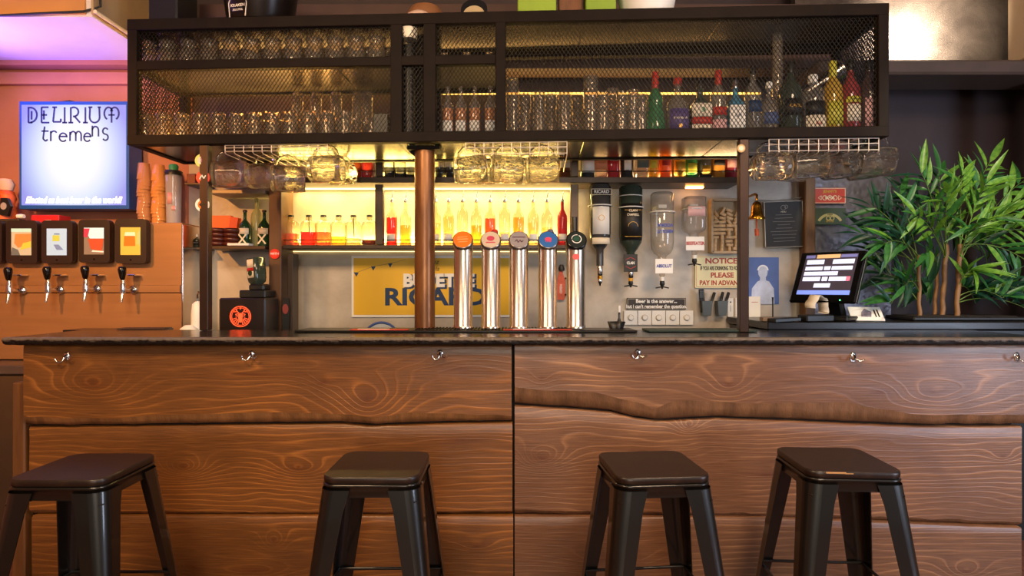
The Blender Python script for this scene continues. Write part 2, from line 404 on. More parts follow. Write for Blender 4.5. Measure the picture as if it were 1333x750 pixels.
def plank(name, top, face, low, x0, x1, dy, mat, seed, n=90):
    """px polylines for the plank's top, its face edge and the lower lip of its live edge"""
    D = CY + dy; th = .05; fa = MB(); ed = MB(); vs = []; ev = []; rows = 7
    for i in range(n + 1):
        px = x0 + (x1 - x0) * i / n; x = X(px, D)
        jit = noise.noise(Vector((x * 9, seed, 0))) * .006 + noise.noise(Vector((x * 30, seed, 4))) * .002
        zt = Z(interp(top, px), D); zf = Z(interp(face, px), D) + jit; zl = Z(interp(low, px), D) + jit * .4 - .004
        bulge = noise.noise(Vector((x * 1.2, seed, 7))) * .006
        vs.append((x, dy + th, zt)); vs.append((x, dy + .006 + bulge, zt)); vs.append((x, dy + bulge, zt - .008))
        for r in range(1, rows): vs.append((x, dy + bulge + noise.noise(Vector((x * 2, r * .6, seed))) * .003, zt + (zf - zt) * r / rows))
        vs.append((x, dy + bulge, zf))
        k1 = .35 + .25 * noise.noise(Vector((x * 6, seed, 3)))
        ev.append((x, dy + bulge, zf)); ev.append((x, dy + bulge + .005, zf + (zl - zf) * k1)); ev.append((x, dy + bulge + .013, zl + (zf - zl) * .16 + .006 * noise.noise(Vector((x * 14, seed, 8))))); ev.append((x, dy + .044, zl)); ev.append((x, dy + th, zl))
    m = 3 + rows; fs = [(i * m + j, i * m + j + 1, (i + 1) * m + j + 1, (i + 1) * m + j) for i in range(n) for j in range(m - 1)]
    fs = [f[::-1] for f in fs]
    fa.add(vs, fs, True)
    fa.add([vs[j] for j in range(m)] + [(vs[0][0], dy + th, ev[0][2])], [tuple(range(m + 1))])
    fa.add([vs[n * m + j] for j in range(m)] + [(vs[n * m][0], dy + th, ev[n * 5][2])], [tuple(range(m, -1, -1))])
    p = fa.build('plank', mat, bar)
    ed.add(ev, [(i * 5 + j, (i + 1) * 5 + j, (i + 1) * 5 + j + 1, i * 5 + j + 1) for i in range(n) for j in range(4)], True)
    ed.add([ev[j] for j in range(5)], [(4, 3, 2, 1, 0)]); ed.add([ev[n * 5 + j] for j in range(5)], [(0, 1, 2, 3, 4)])
    ed.build('live_edge', edge_m2 if x0 > 600 else edge_m, p); return p
def kn(px, py, sx, sz, a): return (X(px, CY), Z(py, CY), sx, sz, a)
P1 = plank('a', [(30, 449), (667, 449)], [(30, 540), (35, 543), (132, 545), (198, 541), (352, 537), (444, 539), (488, 544), (532, 537), (598, 539), (667, 541)],
      [(30, 552), (40, 554), (176, 553), (450, 550), (479, 553), (600, 549), (667, 548)], 31, 666, 0,
      wood('plank_wood_upper_left', [kn(122, 500, .20, .10, .13), kn(478, 520, .16, .12, .14), kn(422, 497, .09, .05, .05), kn(330, 488, .35, .03, .04), kn(600, 482, .25, .05, -.05)], 26, 1, LA, MA, DA), 1.0)
P2 = plank('b', [(38, 556), (176, 555), (450, 552), (479, 555), (600, 551), (667, 550)], [(38, 664), (300, 667), (500, 666), (667, 665)], [(38, 669), (300, 670), (560, 669), (667, 668)], 38, 667, .022,
      wood('plank_wood_middle_left', [kn(235, 610, .10, .05, .08), kn(385, 612, .12, .05, .06), kn(600, 575, .3, .04, -.03)], 46, 2, LA, MA, DA, .1, .03), 2.0)
P3 = plank('c', [(40, 672), (667, 672)], [(40, 772), (667, 772)], [(40, 780), (667, 780)], 41, 668, .012,
      wood('plank_wood_lower_left', [kn(355, 705, .05, .04, .06), kn(330, 745, .30, .06, .09), kn(250, 740, .12, .05, .04), kn(620, 712, .1, .05, .04)], 40, 3, LA, MA, DA, .1, .03), 3.0)
P4 = plank('d', [(669, 449), (1334, 447)], [(668, 504), (708, 508), (770, 510), (818, 521), (840, 528), (850, 534), (870, 524), (888, 521), (976, 525), (1099, 524), (1143, 532), (1196, 540), (1340, 540)],
      [(668, 526), (734, 530), (796, 535), (826, 543), (857, 547), (932, 543), (1020, 546), (1108, 550), (1196, 553), (1340, 553)], 670, 1340, -.004,
      wood('plank_wood_upper_right', [kn(948, 500, .11, .07, .10), kn(1214, 510, .22, .08, .12), kn(1145, 510, .2, .05, -.05), kn(835, 480, .3, .05, .05), kn(705, 492, .05, .04, .04)], 24, 4, LB, MB_, DB), 4.0)
P5 = plank('e', [(668, 528), (734, 532), (796, 537), (826, 545), (857, 549), (932, 545), (1020, 548), (1108, 552), (1196, 555), (1340, 555)], [(669, 664), (900, 667), (1150, 673), (1330, 680)], [(669, 669), (900, 671), (1150, 678), (1330, 684)], 670, 1330, .020,
      wood('plank_wood_middle_right', [kn(706, 598, .10, .06, .08), kn(898, 555, .05, .04, .05), kn(1310, 595, .06, .03, .03), kn(1000, 620, .3, .03, .03)], 48, 5, LB, MB_, DB, .1, .03), 5.0)
P6 = plank('f', [(669, 672), (1000, 674), (1330, 687)], [(669, 772), (1330, 772)], [(669, 780), (1330, 780)], 670, 1330, .012,
      wood('plank_wood_lower_right', [kn(1260, 745, .1, .05, .06), kn(800, 730, .2, .05, .05)], 44, 6, LB, MB_, DB, .1, .02), 6.0)
inner = pm('plank_backing', '#1a100a', .9)
MB().box((X(680, CY), .12, .56), (X(1338, CY) - X(34, CY) - .02, .13, 1.10)).build('backing_panel', inner, bar)
MB().box((X(28, CY + .04), .12, .47), (.06, .2, .94), bev=.006).build('side_panel', pm('side_wood', '#6b4424', .5, 0, .3, 5, .2, stretch=(6, 1, .6)), bar)
MB().box((0, .09, .05), (4.4, .05, .10)).build('kickboard', inner, bar)
# worktop: dark zinc sheet with a ragged, worn front edge
TOPZ = 1.156
tk = N('worktop_zinc'); v = tk.pos(); tk.l(tk.ramp(tk.noise(4, 6, .65, 1, v), [(.3, '#1c1a1b'), (.6, '#2b292b'), (.8, '#47413d')]), tk.b.inputs['Base Color'])
tk.set('Roughness', .22); tk.set('Metallic', .35); tk.bump(tk.noise(60, 3, .6, 0, v), .08, .003)
te = N('worktop_edge'); v = te.pos((1, 1, 1)); sp_ = te.n('ShaderNodeSeparateXYZ'); te.l(v, sp_.inputs[0])
te.l(te.ramp(te.math('MULTIPLY_ADD', te.noise(26, 6, .75, .4, v), 1.6, te.math('MULTIPLY_ADD', sp_.outputs[2], 38, .18)), [(.30, '#17110f'), (.44, '#2a211d'), (.50, '#5f5247'), (.9, '#75685c')]), te.b.inputs['Base Color'])
te.set('Roughness', .42); te.set('Metallic', .3); te.bump(te.noise(50, 5, .7, 0, v), .7, .01)
top = thing('bar_worktop', 'long dark zinc-clad worktop with a worn ragged front edge on the bar counter', 'countertop', (0, 2.69, TOPZ))
m = MB(); xl, xr = X(2, 2.69), 2.45
m.box(((xl + xr) / 2, .27, -.012), (xr - xl, .50, .024)); m.build('top_sheet', tk.m, top)
vs = []; n = 260
for i in range(n + 1):
    x = xl + (xr - xl) * i / n; j = noise.noise(Vector((x * 22, 1, 0))) * .0035; j2 = noise.noise(Vector((x * 40, 5, 0))) * .004
    vs += [(x, .03, .001), (x, .008, .0015), (x, .0, -.006), (x, .001 + j * .4, -.013), (x, .006 + j, -.020 + j2 * .3), (x, .005 - j, -.027 + j2), (x, .02, -.034 + j2), (x, .05, -.034)]
m = MB(); m.add(vs, [(i * 8 + j, i * 8 + j + 1, (i + 1) * 8 + j + 1, (i + 1) * 8 + j) for i in range(n) for j in range(7)], True)
m.add(vs[:8], [tuple(range(8))[::-1]]); m.add(vs[-8:], [tuple(range(8))]); m.build('front_edge', te.m, top)

# coat hooks
def hook(px, py, label, rz=0):
    h = thing('coat_hook', label, 'hook', (X(px, CY), CY - .003, Z(py, CY)), 0, 'coat hooks under the worktop', (0, rz, 0))
    m = MB(); m.lathe([(0, 0), (.012, .0), (.014, .002), (.012, .005), (0, .006)], 16, M=Matrix.Rotation(PI / 2, 4, 'X') @ Matrix.Scale(1.25, 4, (0, 1, 0))); m.build('plate', chrome, h)
    MB().tube([(0, -.004, .002), (0, -.018, -.004), (-.006, -.026, -.022), (-.02, -.030, -.026), (-.030, -.032, -.016), (-.032, -.032, -.006)], [.005, .0045, .004, .004, .004, .005], 10).build('prong', chrome, h)
    MB().tube([(0, -.004, -.004), (.008, -.016, -.014), (.022, -.024, -.020), (.033, -.028, -.013), (.036, -.028, -.008)], [.004, .004, .0035, .0035, .005], 10).build('prong', chrome, h)
    return h
for px, py, lb, rz in ((88, 463, 'chrome double coat hook at the far left end of the counter', -.15), (328, 461, 'chrome double coat hook above and left of the second stool', 0),
                       (573, 460, 'chrome double coat hook left of the gap between the plank columns', 0), (830, 459, 'chrome double coat hook above the third stool', 0),
                       (1110, 463, 'chrome double coat hook above the rightmost stool', .15), (1322, 463, 'chrome double coat hook at the far right end of the counter', .3)):
    hook(px, py, lb, rz)

# ------------------------------------------------------------------ stools
stool_metal = pm('stool_metal', '#15130f', .34, .25, .12, 4, .04, 90, coat=.6)
sw = N('stool_wood'); v = sw.pos((1, 8, 1)); sw.l(sw.ramp(sw.noise(14, 5, .65, .3, v), [(.3, '#150e0a'), (.6, '#271a13'), (.85, '#443022')]), sw.b.inputs['Base Color'])
sw.set('Roughness', .36); sw.bump(sw.noise(30, 4, .6, 0, v), .25, .002)
def rsq(h, r, seg=6):
    """rounded square outline of half side h"""
    out = []
    for q, (sx, sy) in enumerate(((1, 1), (-1, 1), (-1, -1), (1, -1))):
        for k in range(seg + 1):
            w = q * PI / 2 + k * PI / 2 / seg; out.append((sx * (h - r) + r * math.cos(w), sy * (h - r) + r * math.sin(w)))
    return out
def loft(m, rings, cap=True, smooth=True):
    n = len(rings[0]); vs = [p for r in rings for p in r]
    m.add(vs, [(j * n + k, j * n + (k + 1) % n, (j + 1) * n + (k + 1) % n, (j + 1) * n + k) for j in range(len(rings) - 1) for k in range(n)], smooth)
    if cap: m.add(rings[0], [tuple(range(n))[::-1]]); m.add(rings[-1], [tuple(range(n))])
    return m
SH = .728
def make_stool():
    s = thing('bar_stool', 'x', 'bar stool', (0, 0, 0), 0, 'black metal bar stools along the counter')
    h = .168
    m = MB(); loft(m, [[(x, y, z) for x, y in rsq(hh, rr)] for hh, rr, z in ((h - .006, .045, SH - .026), (h - .001, .05, SH - .022), (h, .05, SH - .010), (h - .001, .049, SH - .002), (h - .004, .047, SH), )])
    m.build('seat', sw.m, s)
    m = MB(); loft(m, [[(x, y, z) for x, y in rsq(hh, rr)] for hh, rr, z in ((h - .001, .05, SH - .070), (h - .002, .05, SH - .036), (h + .002, .052, SH - .034), (h + .002, .052, SH - .027), (h - .004, .05, SH - .026))], cap=False)
    loft(m, [[(x, y, z) for x, y in rsq(hh, rr)] for hh, rr, z in ((h - .012, .04, SH - .027), (h - .005, .046, SH - .069), (h - .001, .05, SH - .070))], cap=False)
    m.build('seat_frame', stool_metal, s, 'black steel apron below the wooden seat')
    for sx, sy in ((-1, -1), (1, -1), (1, 1), (-1, 1)):
        m = MB(); vs = []; nz = 10
        for i in range(nz + 1):
            t = i / nz; z = SH - .045 - t * (SH - .045); c = h + .004 + .075 * t; w = .098 - .045 * t; r = .050 - .026 * t; th = .004
            if i == 0: w += .008
            outl = [(c - w, c)] + [(c - r + r * math.sin(a), c - r + r * math.cos(a)) for a in [k * PI / 2 / 6 for k in range(7)]] + [(c, c - w)]
            ri = r - th
            inn = [(c - th, c - w)] + [(c - r + ri * math.sin(a), c - r + ri * math.cos(a)) for a in [k * PI / 2 / 6 for k in range(6, -1, -1)]] + [(c - w, c - th)]
            vs += [(sx * x, sy * y, z) for x, y in outl + inn]
        q = 18; fs = [(j * q + k, j * q + (k + 1) % q, (j + 1) * q + (k + 1) % q, (j + 1) * q + k) for j in range(nz) for k in range(q)]
        if sx * sy > 0: fs = [f[::-1] for f in fs]
        for k_, f_ in enumerate(fs): m.add([vs[i_] for i_ in f_], [(0, 1, 2, 3)], False) if not (1 <= k_ % q <= 6) else None
        m.add(vs, [f_ for k_, f_ in enumerate(fs) if 1 <= k_ % q <= 6], True)
        leg = m.build('leg', stool_metal, s)
        MB().box((sx * (h + .075 - .012), sy * (h + .075 - .012), .008), (.05, .05, .016), bev=.006).build('foot_cap', black_rubber, leg)
    c = h + .003 + .072 * .66; z = .24
    for a, b in (((-1, -1), (1, -1)), ((1, -1), (1, 1)), ((1, 1), (-1, 1)), ((-1, 1), (-1, -1))):
        MB().tube([(a[0] * (c - .01), a[1] * (c - .01), z), (b[0] * (c - .01), b[1] * (c - .01), z)], .0065, 8).build('foot_rest', stool_metal, s)
    for a in ((1, 1), (1, -1)):
        MB().box((0, 0, SH - .085), (.46, .018, .005), Matrix.Rotation(math.atan2(a[1], a[0]), 4, 'Z')).build('cross_brace', stool_metal, s)
    return s
s0 = make_stool()
for i, (px, D, rz, lb) in enumerate(((67.5, 2.03, 0, 'leftmost black metal bar stool with a dark wood seat'),
                         (480, 2.06, 0, 'second black bar stool from the left, standing below the middle of the left planks'),
                         (862, 2.06, R(5), 'third black bar stool, slightly turned, just right of the plank gap'),
                         (1120, 2.12, R(-3), 'rightmost black bar stool with a chipped front seat edge'))):
    o = s0 if i == 0 else dup(s0, (0, 0, 0), lb)
    o['label'] = lb; o.location = (X(px, D), D + .168, 0); o.rotation_euler = (0, 0, rz)
    if i == 3:
        MB().box((-.075, -.1675, SH - .004), (.07, .004, .006), bev=.001).box((-.03, -.1672, SH - .006), (.03, .003, .003)).build('chipped_edge', pm('bare_wood', '#b98a55', .5), o, 'bare pale wood where the seat paint is chipped')

# ------------------------------------------------------------------ overhead cabinet
CO = Vector((-2.019, 3.14, 2.13)); CA = math.atan2(-.18, 3.884); CL = 3.888; CD = .50; CH = .66
UV = Vector((math.cos(CA), math.sin(CA), 0)); NV = Vector((-math.sin(CA), math.cos(CA), 0))
def cu(px, v=0):                      # position along the cabinet at depth v behind its front
    d = Vector(((px - 666.5) / F, 1, 0)); t = (v + CO.dot(NV)) / d.dot(NV); return (d * t - CO).dot(UV)
def cd(px, v=0): d = Vector(((px - 666.5) / F, 1, 0)); return (v + CO.dot(NV)) / d.dot(NV)
def cw(u, v, z): p = CO + UV * u + NV * v; return Vector((p.x, p.y, CO.z + z))
cab = thing('hanging_cabinet', 'long black steel cabinet with expanded-mesh front hanging above the bar on posts', 'cabinet', CO, CA)
def bar_(u0, u1, v0, v1, z0, z1, name='frame_bar', mat=None):
    return MB().box(((u0 + u1) / 2, (v0 + v1) / 2, (z0 + z1) / 2), (u1 - u0, v1 - v0, z1 - z0), bev=.003).build(name, mat or black_steel, cab)
T = .048
bar_(0, CL, 0, T, 0, .052, 'bottom_rail'); bar_(0, CL, 0, T, CH - .058, CH, 'top_rail')
bar_(0, CL, CD - .04, CD, 0, .045, 'bottom_rail'); bar_(0, CL, CD - .04, CD, CH - .06, CH, 'top_rail')
POSTS = [(0, .05), (cu(508), cu(523)), (cu(551), cu(567)), (cu(645), cu(658)), (CL - .05, CL)]
for a, b in POSTS: bar_(a, b, .002, T + .002, .045, CH - .05, 'upright')
for a in (0, cu(560, .4), CL - .05): bar_(a, a + .05, CD - .045, CD - .005, .04, CH - .05, 'upright')
ZM = .419
bar_(.05, POSTS[3][0], .004, T, ZM - .025, ZM + .023, 'middle_rail'); bar_(.05, POSTS[3][0], CD - .035, CD, ZM - .015, ZM + .012, 'middle_rail')
bar_(0, .045, T, CD - .04, 0, .045, 'end_rail'); bar_(0, .045, T, CD - .04, ZM - .02, ZM + .015, 'end_rail'); bar_(0, .045, T, CD - .04, CH - .06, CH, 'end_rail')
bar_(CL - .045, CL, T, CD - .04, 0, .045, 'end_rail'); bar_(CL - .045, CL, T, CD - .04, CH - .06, CH, 'end_rail')
for nm, u0, u1 in (('left', .04, cu(515)), ('mid', cu(515) + .003, cu(760)), ('right', cu(760) + .003, cu(945)), ('far', cu(945) + .003, CL - .04)):
    bar_(u0, u1, T, CD - .04, .006, .016, 'bottom_sheet', dark_gloss); bar_(u0, u1, T, CD - .04, CH - .03, CH - .02, 'top_sheet', dark_gloss)
bar_(.04, cu(430), T, CD - .035, ZM + .0, ZM + .010, 'middle_shelf', dark_gloss); bar_(cu(430) + .003, POSTS[3][0], T, CD - .035, ZM + .0, ZM + .010, 'middle_shelf', dark_gloss)
for a in (POSTS[1][0], POSTS[2][0], POSTS[3][0]): bar_(a + .01, a + .03, T, CD - .04, .02, .05, 'cross_bar')
bar_(POSTS[1][1], POSTS[2][0], .118, .13, .05, CH - .06, 'divider_panel')

def mesh_panel(u0, u1, z0, z1, side=None, cw_=.0205, ch=.030, r=.0014):
    m = MB(); nx = max(2, round((u1 - u0) / cw_ * 2)); nz = max(2, round((z1 - z0) / ch * 2)); dx = (u1 - u0) / nx; dz = (z1 - z0) / nz
    P = lambda x, y, z: (side, y_off(x), z) if side is not None else (x, y, z)
    def y_off(x): return x
    for i in range(nx):
        for j in range(nz + 1):
            if (i + j) % 2: continue
            for e in (1, -1):
                if not 0 <= j + e <= nz: continue
                x0, z0_, x1, z1_ = u0 + i * dx, z0 + j * dz, u0 + (i + 1) * dx, z0 + (j + e) * dz
                nxn, nzn = -(z1_ - z0_), (x1 - x0); L = math.hypot(nxn, nzn); nxn *= r / L; nzn *= r / L
                y0, y1 = (.020, .0235)
                if side is None: vs = [(x + s * nxn, y, z + s * nzn) for (x, z) in ((x0, z0_), (x1, z1_)) for s, y in ((1, y0), (-1, y0), (-1, y1), (1, y1))]
                else: vs = [(side + (y - y0), x + s * nxn, z + s * nzn) for (x, z) in ((x0, z0_), (x1, z1_)) for s, y in ((1, y0), (-1, y0), (-1, y1), (1, y1))]
                m.add(vs, [(k, (k + 1) % 4, 4 + (k + 1) % 4, 4 + k) for k in range(4)])
    o = m.build('mesh_panel', black_mesh, cab); return o
for a, b in ((0, 1), (1, 2), (2, 3)):
    mesh_panel(POSTS[a][1], POSTS[b][0], .05, ZM - .025); mesh_panel(POSTS[a][1], POSTS[b][0], ZM + .023, CH - .056)
mesh_panel(POSTS[3][1], POSTS[4][0], .05, CH - .056)
mesh_panel(T, CD - .04, .045, CH - .06, side=CL - .03); mesh_panel(T, CD - .04, .045, CH - .06, side=.025)
# posts carrying it, standing on the worktop
for p_, lb in ((268, 'slim brown steel post with round badges carrying the cabinet\'s left end'), (967, 'slim brown steel post carrying the cabinet\'s right end beside the bell')):
    tag(MB().box((0, 0, (CO.z - TOPZ) / 2), (.046, .046, CO.z - TOPZ - .002), bev=.003).build('steel_post', pm('post_brown', '#3d2b22', .4, .5, .2, 5)), lb, 'post', 'steel posts under the cabinet')
    COL.objects[-1].location = cw(cu(p_, .04), .04, TOPZ - CO.z + .001); COL.objects[-1].rotation_euler = (0, 0, CA)
# round iron column in the middle
col = thing('iron_column', 'round rust-brown iron column rising through the worktop to the cabinet', 'column', (X(553, 3.20), 3.20, 0))
rk = N('rusty_iron'); v = rk.pos((3, 3, .8)); rk.l(rk.ramp(rk.noise(3, 5, .6, .4, v), [(.3, '#5c3820'), (.55, '#84552f'), (.75, '#9d6c3c')]), rk.b.inputs['Base Color'])
rk.set('Roughness', .33); rk.set('Metallic', .45); rk.bump(rk.noise(30, 3, .6, 0, v), .1, .003)
MB().lathe([(.054, TOPZ), (.0545, 1.5), (.054, 2.13)], 40).build('shaft', rk.m, col)
MB().box((0, 0, 2.118), (.17, .12, .02), bev=.002).prism([(-.10, 2.128), (-.05, 2.128), (-.05, 2.075)], -.01, .01).build('head_plate', black_steel, col)

# ------------------------------------------------------------------ glassware
def bottle_prof(H, r, kind):
    K = {'std': [(.90, 0), (1, .012), (1, .58), (.93, .66), (.62, .74), (.34, .80), (.30, .86), (.30, .985), (.33, .985), (.33, 1)],
         'squat': [(.92, 0), (1, .02), (1, .50), (.90, .60), (.55, .68), (.30, .74), (.27, .80), (.27, .98), (.31, .98), (.31, 1)],
         'bell': [(.90, 0), (1, .03), (1.02, .22), (.92, .38), (.72, .48), (.80, .56), (.72, .66), (.36, .74), (.28, .80), (.28, 1)],
         'wine': [(.92, 0), (1, .012), (1, .60), (.88, .68), (.45, .77), (.36, .82), (.36, 1)],
         'tall': [(.88, 0), (1, .015), (1, .66), (.90, .72), (.50, .77), (.40, .80), (.40, 1)],
         'optic': [(.86, 0), (1, .03), (1, .60), (.93, .68), (.60, .76), (.36, .80), (.33, .86), (.33, 1)],
         'dome': [(.84, 0), (1, .03), (1, .64), (.92, .74), (.70, .80), (.40, .83), (.34, .85), (.34, 1)]}[kind]
    return [(a * r, b * H) for a, b in K]
def bottle(name, label, loc, H, r, kind, glassm, cap=None, caph=.1, liquid=None, fill=.55, labels=(), group=None, sq=0, rot=None, spout=False, cat='bottle', rz=0):
    t = thing(name, label, cat, loc, rz, group, rot)
    pr = bottle_prof(H, r, kind); MB().lathe(pr, 24, sq).build('glass_body', glassm, t)
    if liquid:
        q = [(a * .93, min(b + .004, fill * H)) for a, b in pr if b < fill * H]; rr = q[-1][0]
        if kind and fill > .7: rr = pr[[b for a, b in pr].index(max(b for a, b in pr if b < fill * H))][0] * .9
        q.append((rr, fill * H)); MB().lathe(q, 24, sq).build('liquid', liquid, t)
    for (z0, z1, mt, half) in labels: MB().patch(r * 1.003, z0 * H, z1 * H, half, sq).build('label', mt, t)
    if cap:
        nr = pr[-1][0]; MB().lathe([(nr * 1.18, H * (1 - caph)), (nr * 1.2, H * 1.0), (nr * 1.0, H * 1.012)], 16).build('cap', cap, t)
    if spout:
        nr = pr[-1][0]; MB().lathe([(nr * .9, H * .96), (nr * 1.1, H * .99), (nr * 1.1, H * 1.01), (nr * .5, H * 1.03), (.003, H * 1.07)], 12).tube([(0, 0, H * 1.05), (.002, 0, H * 1.12), (.009, 0, H * 1.19)], [.0042, .0035, .003], 8).build('pourer', chrome, t)
    return t
def tumbler(name, label, cat, H, rb, rt, mt, group, foot=False, n=20, flute=0):
    t = thing(name, label, cat, (0, 0, 0), 0, group)
    if foot: pr = [(rb, 0), (rb * 1.03, H * .3), (rb * .98, H * .62), (rt * .9, H * .70), (rt * .9, H * .76), (rt, H * .82), (rt * 1.02, H * .97), (rt * .9, H)]
    else: pr = [(rb, 0), (rb * .5 + rt * .5, H * .5), (rt, H * .93), (rt * .96, H)]
    rp = (lambda w, z, j: 1 + flute * math.cos(w * 10)) if flute else None
    m = MB().lathe(pr, n, 0, rp); m.lathe([(a * .88, b) for a, b in pr[:-1]] + [(0.0001, pr[-2][1])], n); m.build('glass_wall', mt, t); return t
ORDN = 'leftmost second third fourth fifth sixth seventh eighth ninth tenth eleventh twelfth thirteenth'.split()
def row(proto, spots, label, group):
    for i, p in enumerate(spots):
        lb = label(i) if callable(label) else label
        if i == 0: proto.location = p; proto['label'] = lb
        else: dup(proto, p, lb, group=group)
g1 = tumbler('beer_glass', 'x', 'glass', .162, .054, .046, clearw, 'upturned beer glasses on the cabinet\'s upper shelf', True, 22, .02)
row(g1, [cw(cu(192 + 27.2 * i, .13) + .012 * r, .13 + .15 * r, ZM + .011) for r in range(2) for i in range(12)], lambda i: ORDN[i % 12] + ' from the left in the ' + ('front', 'back')[i // 12] + ' row of upturned beer glasses, upper left bay', g1['group'])
g2 = tumbler('drinking_glass', 'x', 'glass', .175, .046, .04, clearw, 'upturned glasses on the cabinet\'s lower left shelf', False, 22, .03)
row(g2, [cw(cu(190 + 23.6 * i, .12) + .012 * r, .12 + .14 * r, .017) for r in range(2) for i in range(13) if not (r == 0 and i == 12)], lambda i: (ORDN[i] if i < 12 else ORDN[i - 12]) + ' from the left in the ' + ('front' if i < 12 else 'back') + ' row of glasses, lower left bay', g2['group'])
g3 = tumbler('pilsner_glass', 'x', 'glass', .37, .044, .033, clearw, 'tall glasses at the back of the lower left shelf')
row(g3, [cw(cu(p, .40), .40, .017) for p in (388, 412, 438, 466, 478)], lambda i: ORDN[i] + ' of the tall glasses rising behind the rows in the lower left bay', g3['group'])
MB_ = MB
o = tag(MB().box((0, 0, .075), (.08, .10, .15), bev=.004).build('card_box', black_plastic), 'small black box beside the glasses at the right of the lower left mesh bay', 'box'); o.location = cw(cu(498, .1), .11, .017); o.rotation_euler = (0, 0, CA)
g4 = tumbler('shot_glass', 'x', 'glass', .065, .024, .022, clearw, 'small glasses on the short middle shelf')
row(g4, [cw(cu(p, .12), v, ZM + .011) for p, v in ((578, .12), (592, .2), (608, .12), (622, .2), (636, .12))], lambda i: ORDN[i] + ' of the small clear shot glasses on the short upper shelf', g4['group'])
tallg = tumbler('highball_glass', 'x', 'glass', .27, .037, .034, clearw, 'tall glasses in the wide right bay', False, 22, .015)
row(tallg, [], '', ''); tallg.location = cw(cu(702, .14), .14, .017); tallg['label'] = 'second-tallest upturned highball glass near the left end of the wide bay'
HL = {667.013: 'tall highball glass at the very left of the wide bay', 683.02: 'shorter glass between the two leftmost tall highballs', 717.025: 'highball glass behind and right of the second tall one', 735.015: 'front highball glass left of the middle of the glass cluster', 752.026: 'rear highball glass just left of the tallest one', 797.02: 'highball glass second right of the tallest one', 684.03: 'hindmost glass between the two leftmost tall highballs', 785.013: 'front highball glass immediately right of the tallest one'}
for p, ty, v in ((667, 83, .13), (683, 100, .20), (717, 98, .25), (735, 101, .15), (752, 102, .26), (797, 94, .20), (684, 101, .30), (785, 103, .13)):
    s = (169 - ty) * cd(p, v) / F / .27 * .97
    o = dup(tallg, cw(cu(p, v), v, .017), HL[p + round(v * 100) / 1000]); o.scale = (1, 1, s)
o = dup(tallg, cw(cu(769, .15), .15, .017), 'tallest upturned glass, standing in the middle of the highball glasses'); o.scale = (1.15, 1.15, 1.30); del o['group']
for p, ty in ((809, 104), (824, 102), (835, 108)):
    o = dup(tallg, cw(cu(p, .12), .12, .017), {809: 'leftmost', 824: 'middle', 835: 'rightmost'}[p] + ' of three straight glasses just left of the green bottle', group='straight glasses beside the green bottle'); o.scale = (.85, .85, (169 - ty) * cd(p, .1) / F / .27)
o = dup(tallg, cw(cu(1012, .2), .2, .017), 'very tall stack of slim clear glasses reaching the top of the cabinet'); o.scale = (.8, .8, 2.15); del o['group']
o = thing('cocktail_tube', 'dark narrow tube with pale lid behind the narrow mesh bay', 'container', cw(cu(537, .14), .06, .017))
MB().lathe([(.030, 0), (.030, .50)], 20).build('tube_body', black_plastic, o); MB().lathe([(.040, .53), (.046, .57), (.046, .585), (.02, .60)], 20).build('lid', cream, o)

red_l = pm('red_drink', '#b01018', .2, 0, .05); orange_l = pm('orange_drink', '#d9822a', .2, 0, .08)
def tr(name, col, body=.35): return thin(name, col, .4, .5, body)
V = .115
def cb(px, ty, wpx, **k):
    d = cd(px, V); by = 375 - (2.13 + .017 - CAMZ) * F / d
    return cw(cu(px, V), V, .017), (by - ty) * d / F, wpx / 2 * d / F
blue_g = tr('blue_glass', '#4aa6cf', .45); amber = tr('amber_glass', '#d88a1c', .45); yel = tr('yellow_glass', '#e2b71e', .6); redg = tr('red_glass', '#a3161a', .7); dred = tr('dark_red_glass', '#3a0c0c', .8)
grn = tr('mint_green_glass', '#0a7a3c', .7); clearb = thin('clear_bottle', '#ece6dc', .5, .7, .12)
lime_l = pm('label_lime', '#c9c23a', .5); purple = pm('label_purple', '#5a4a86', .5); pink_l = pm('label_pink', '#d9a7a7', .5); blue_l = pm('label_blue', '#4a5a86', .5)
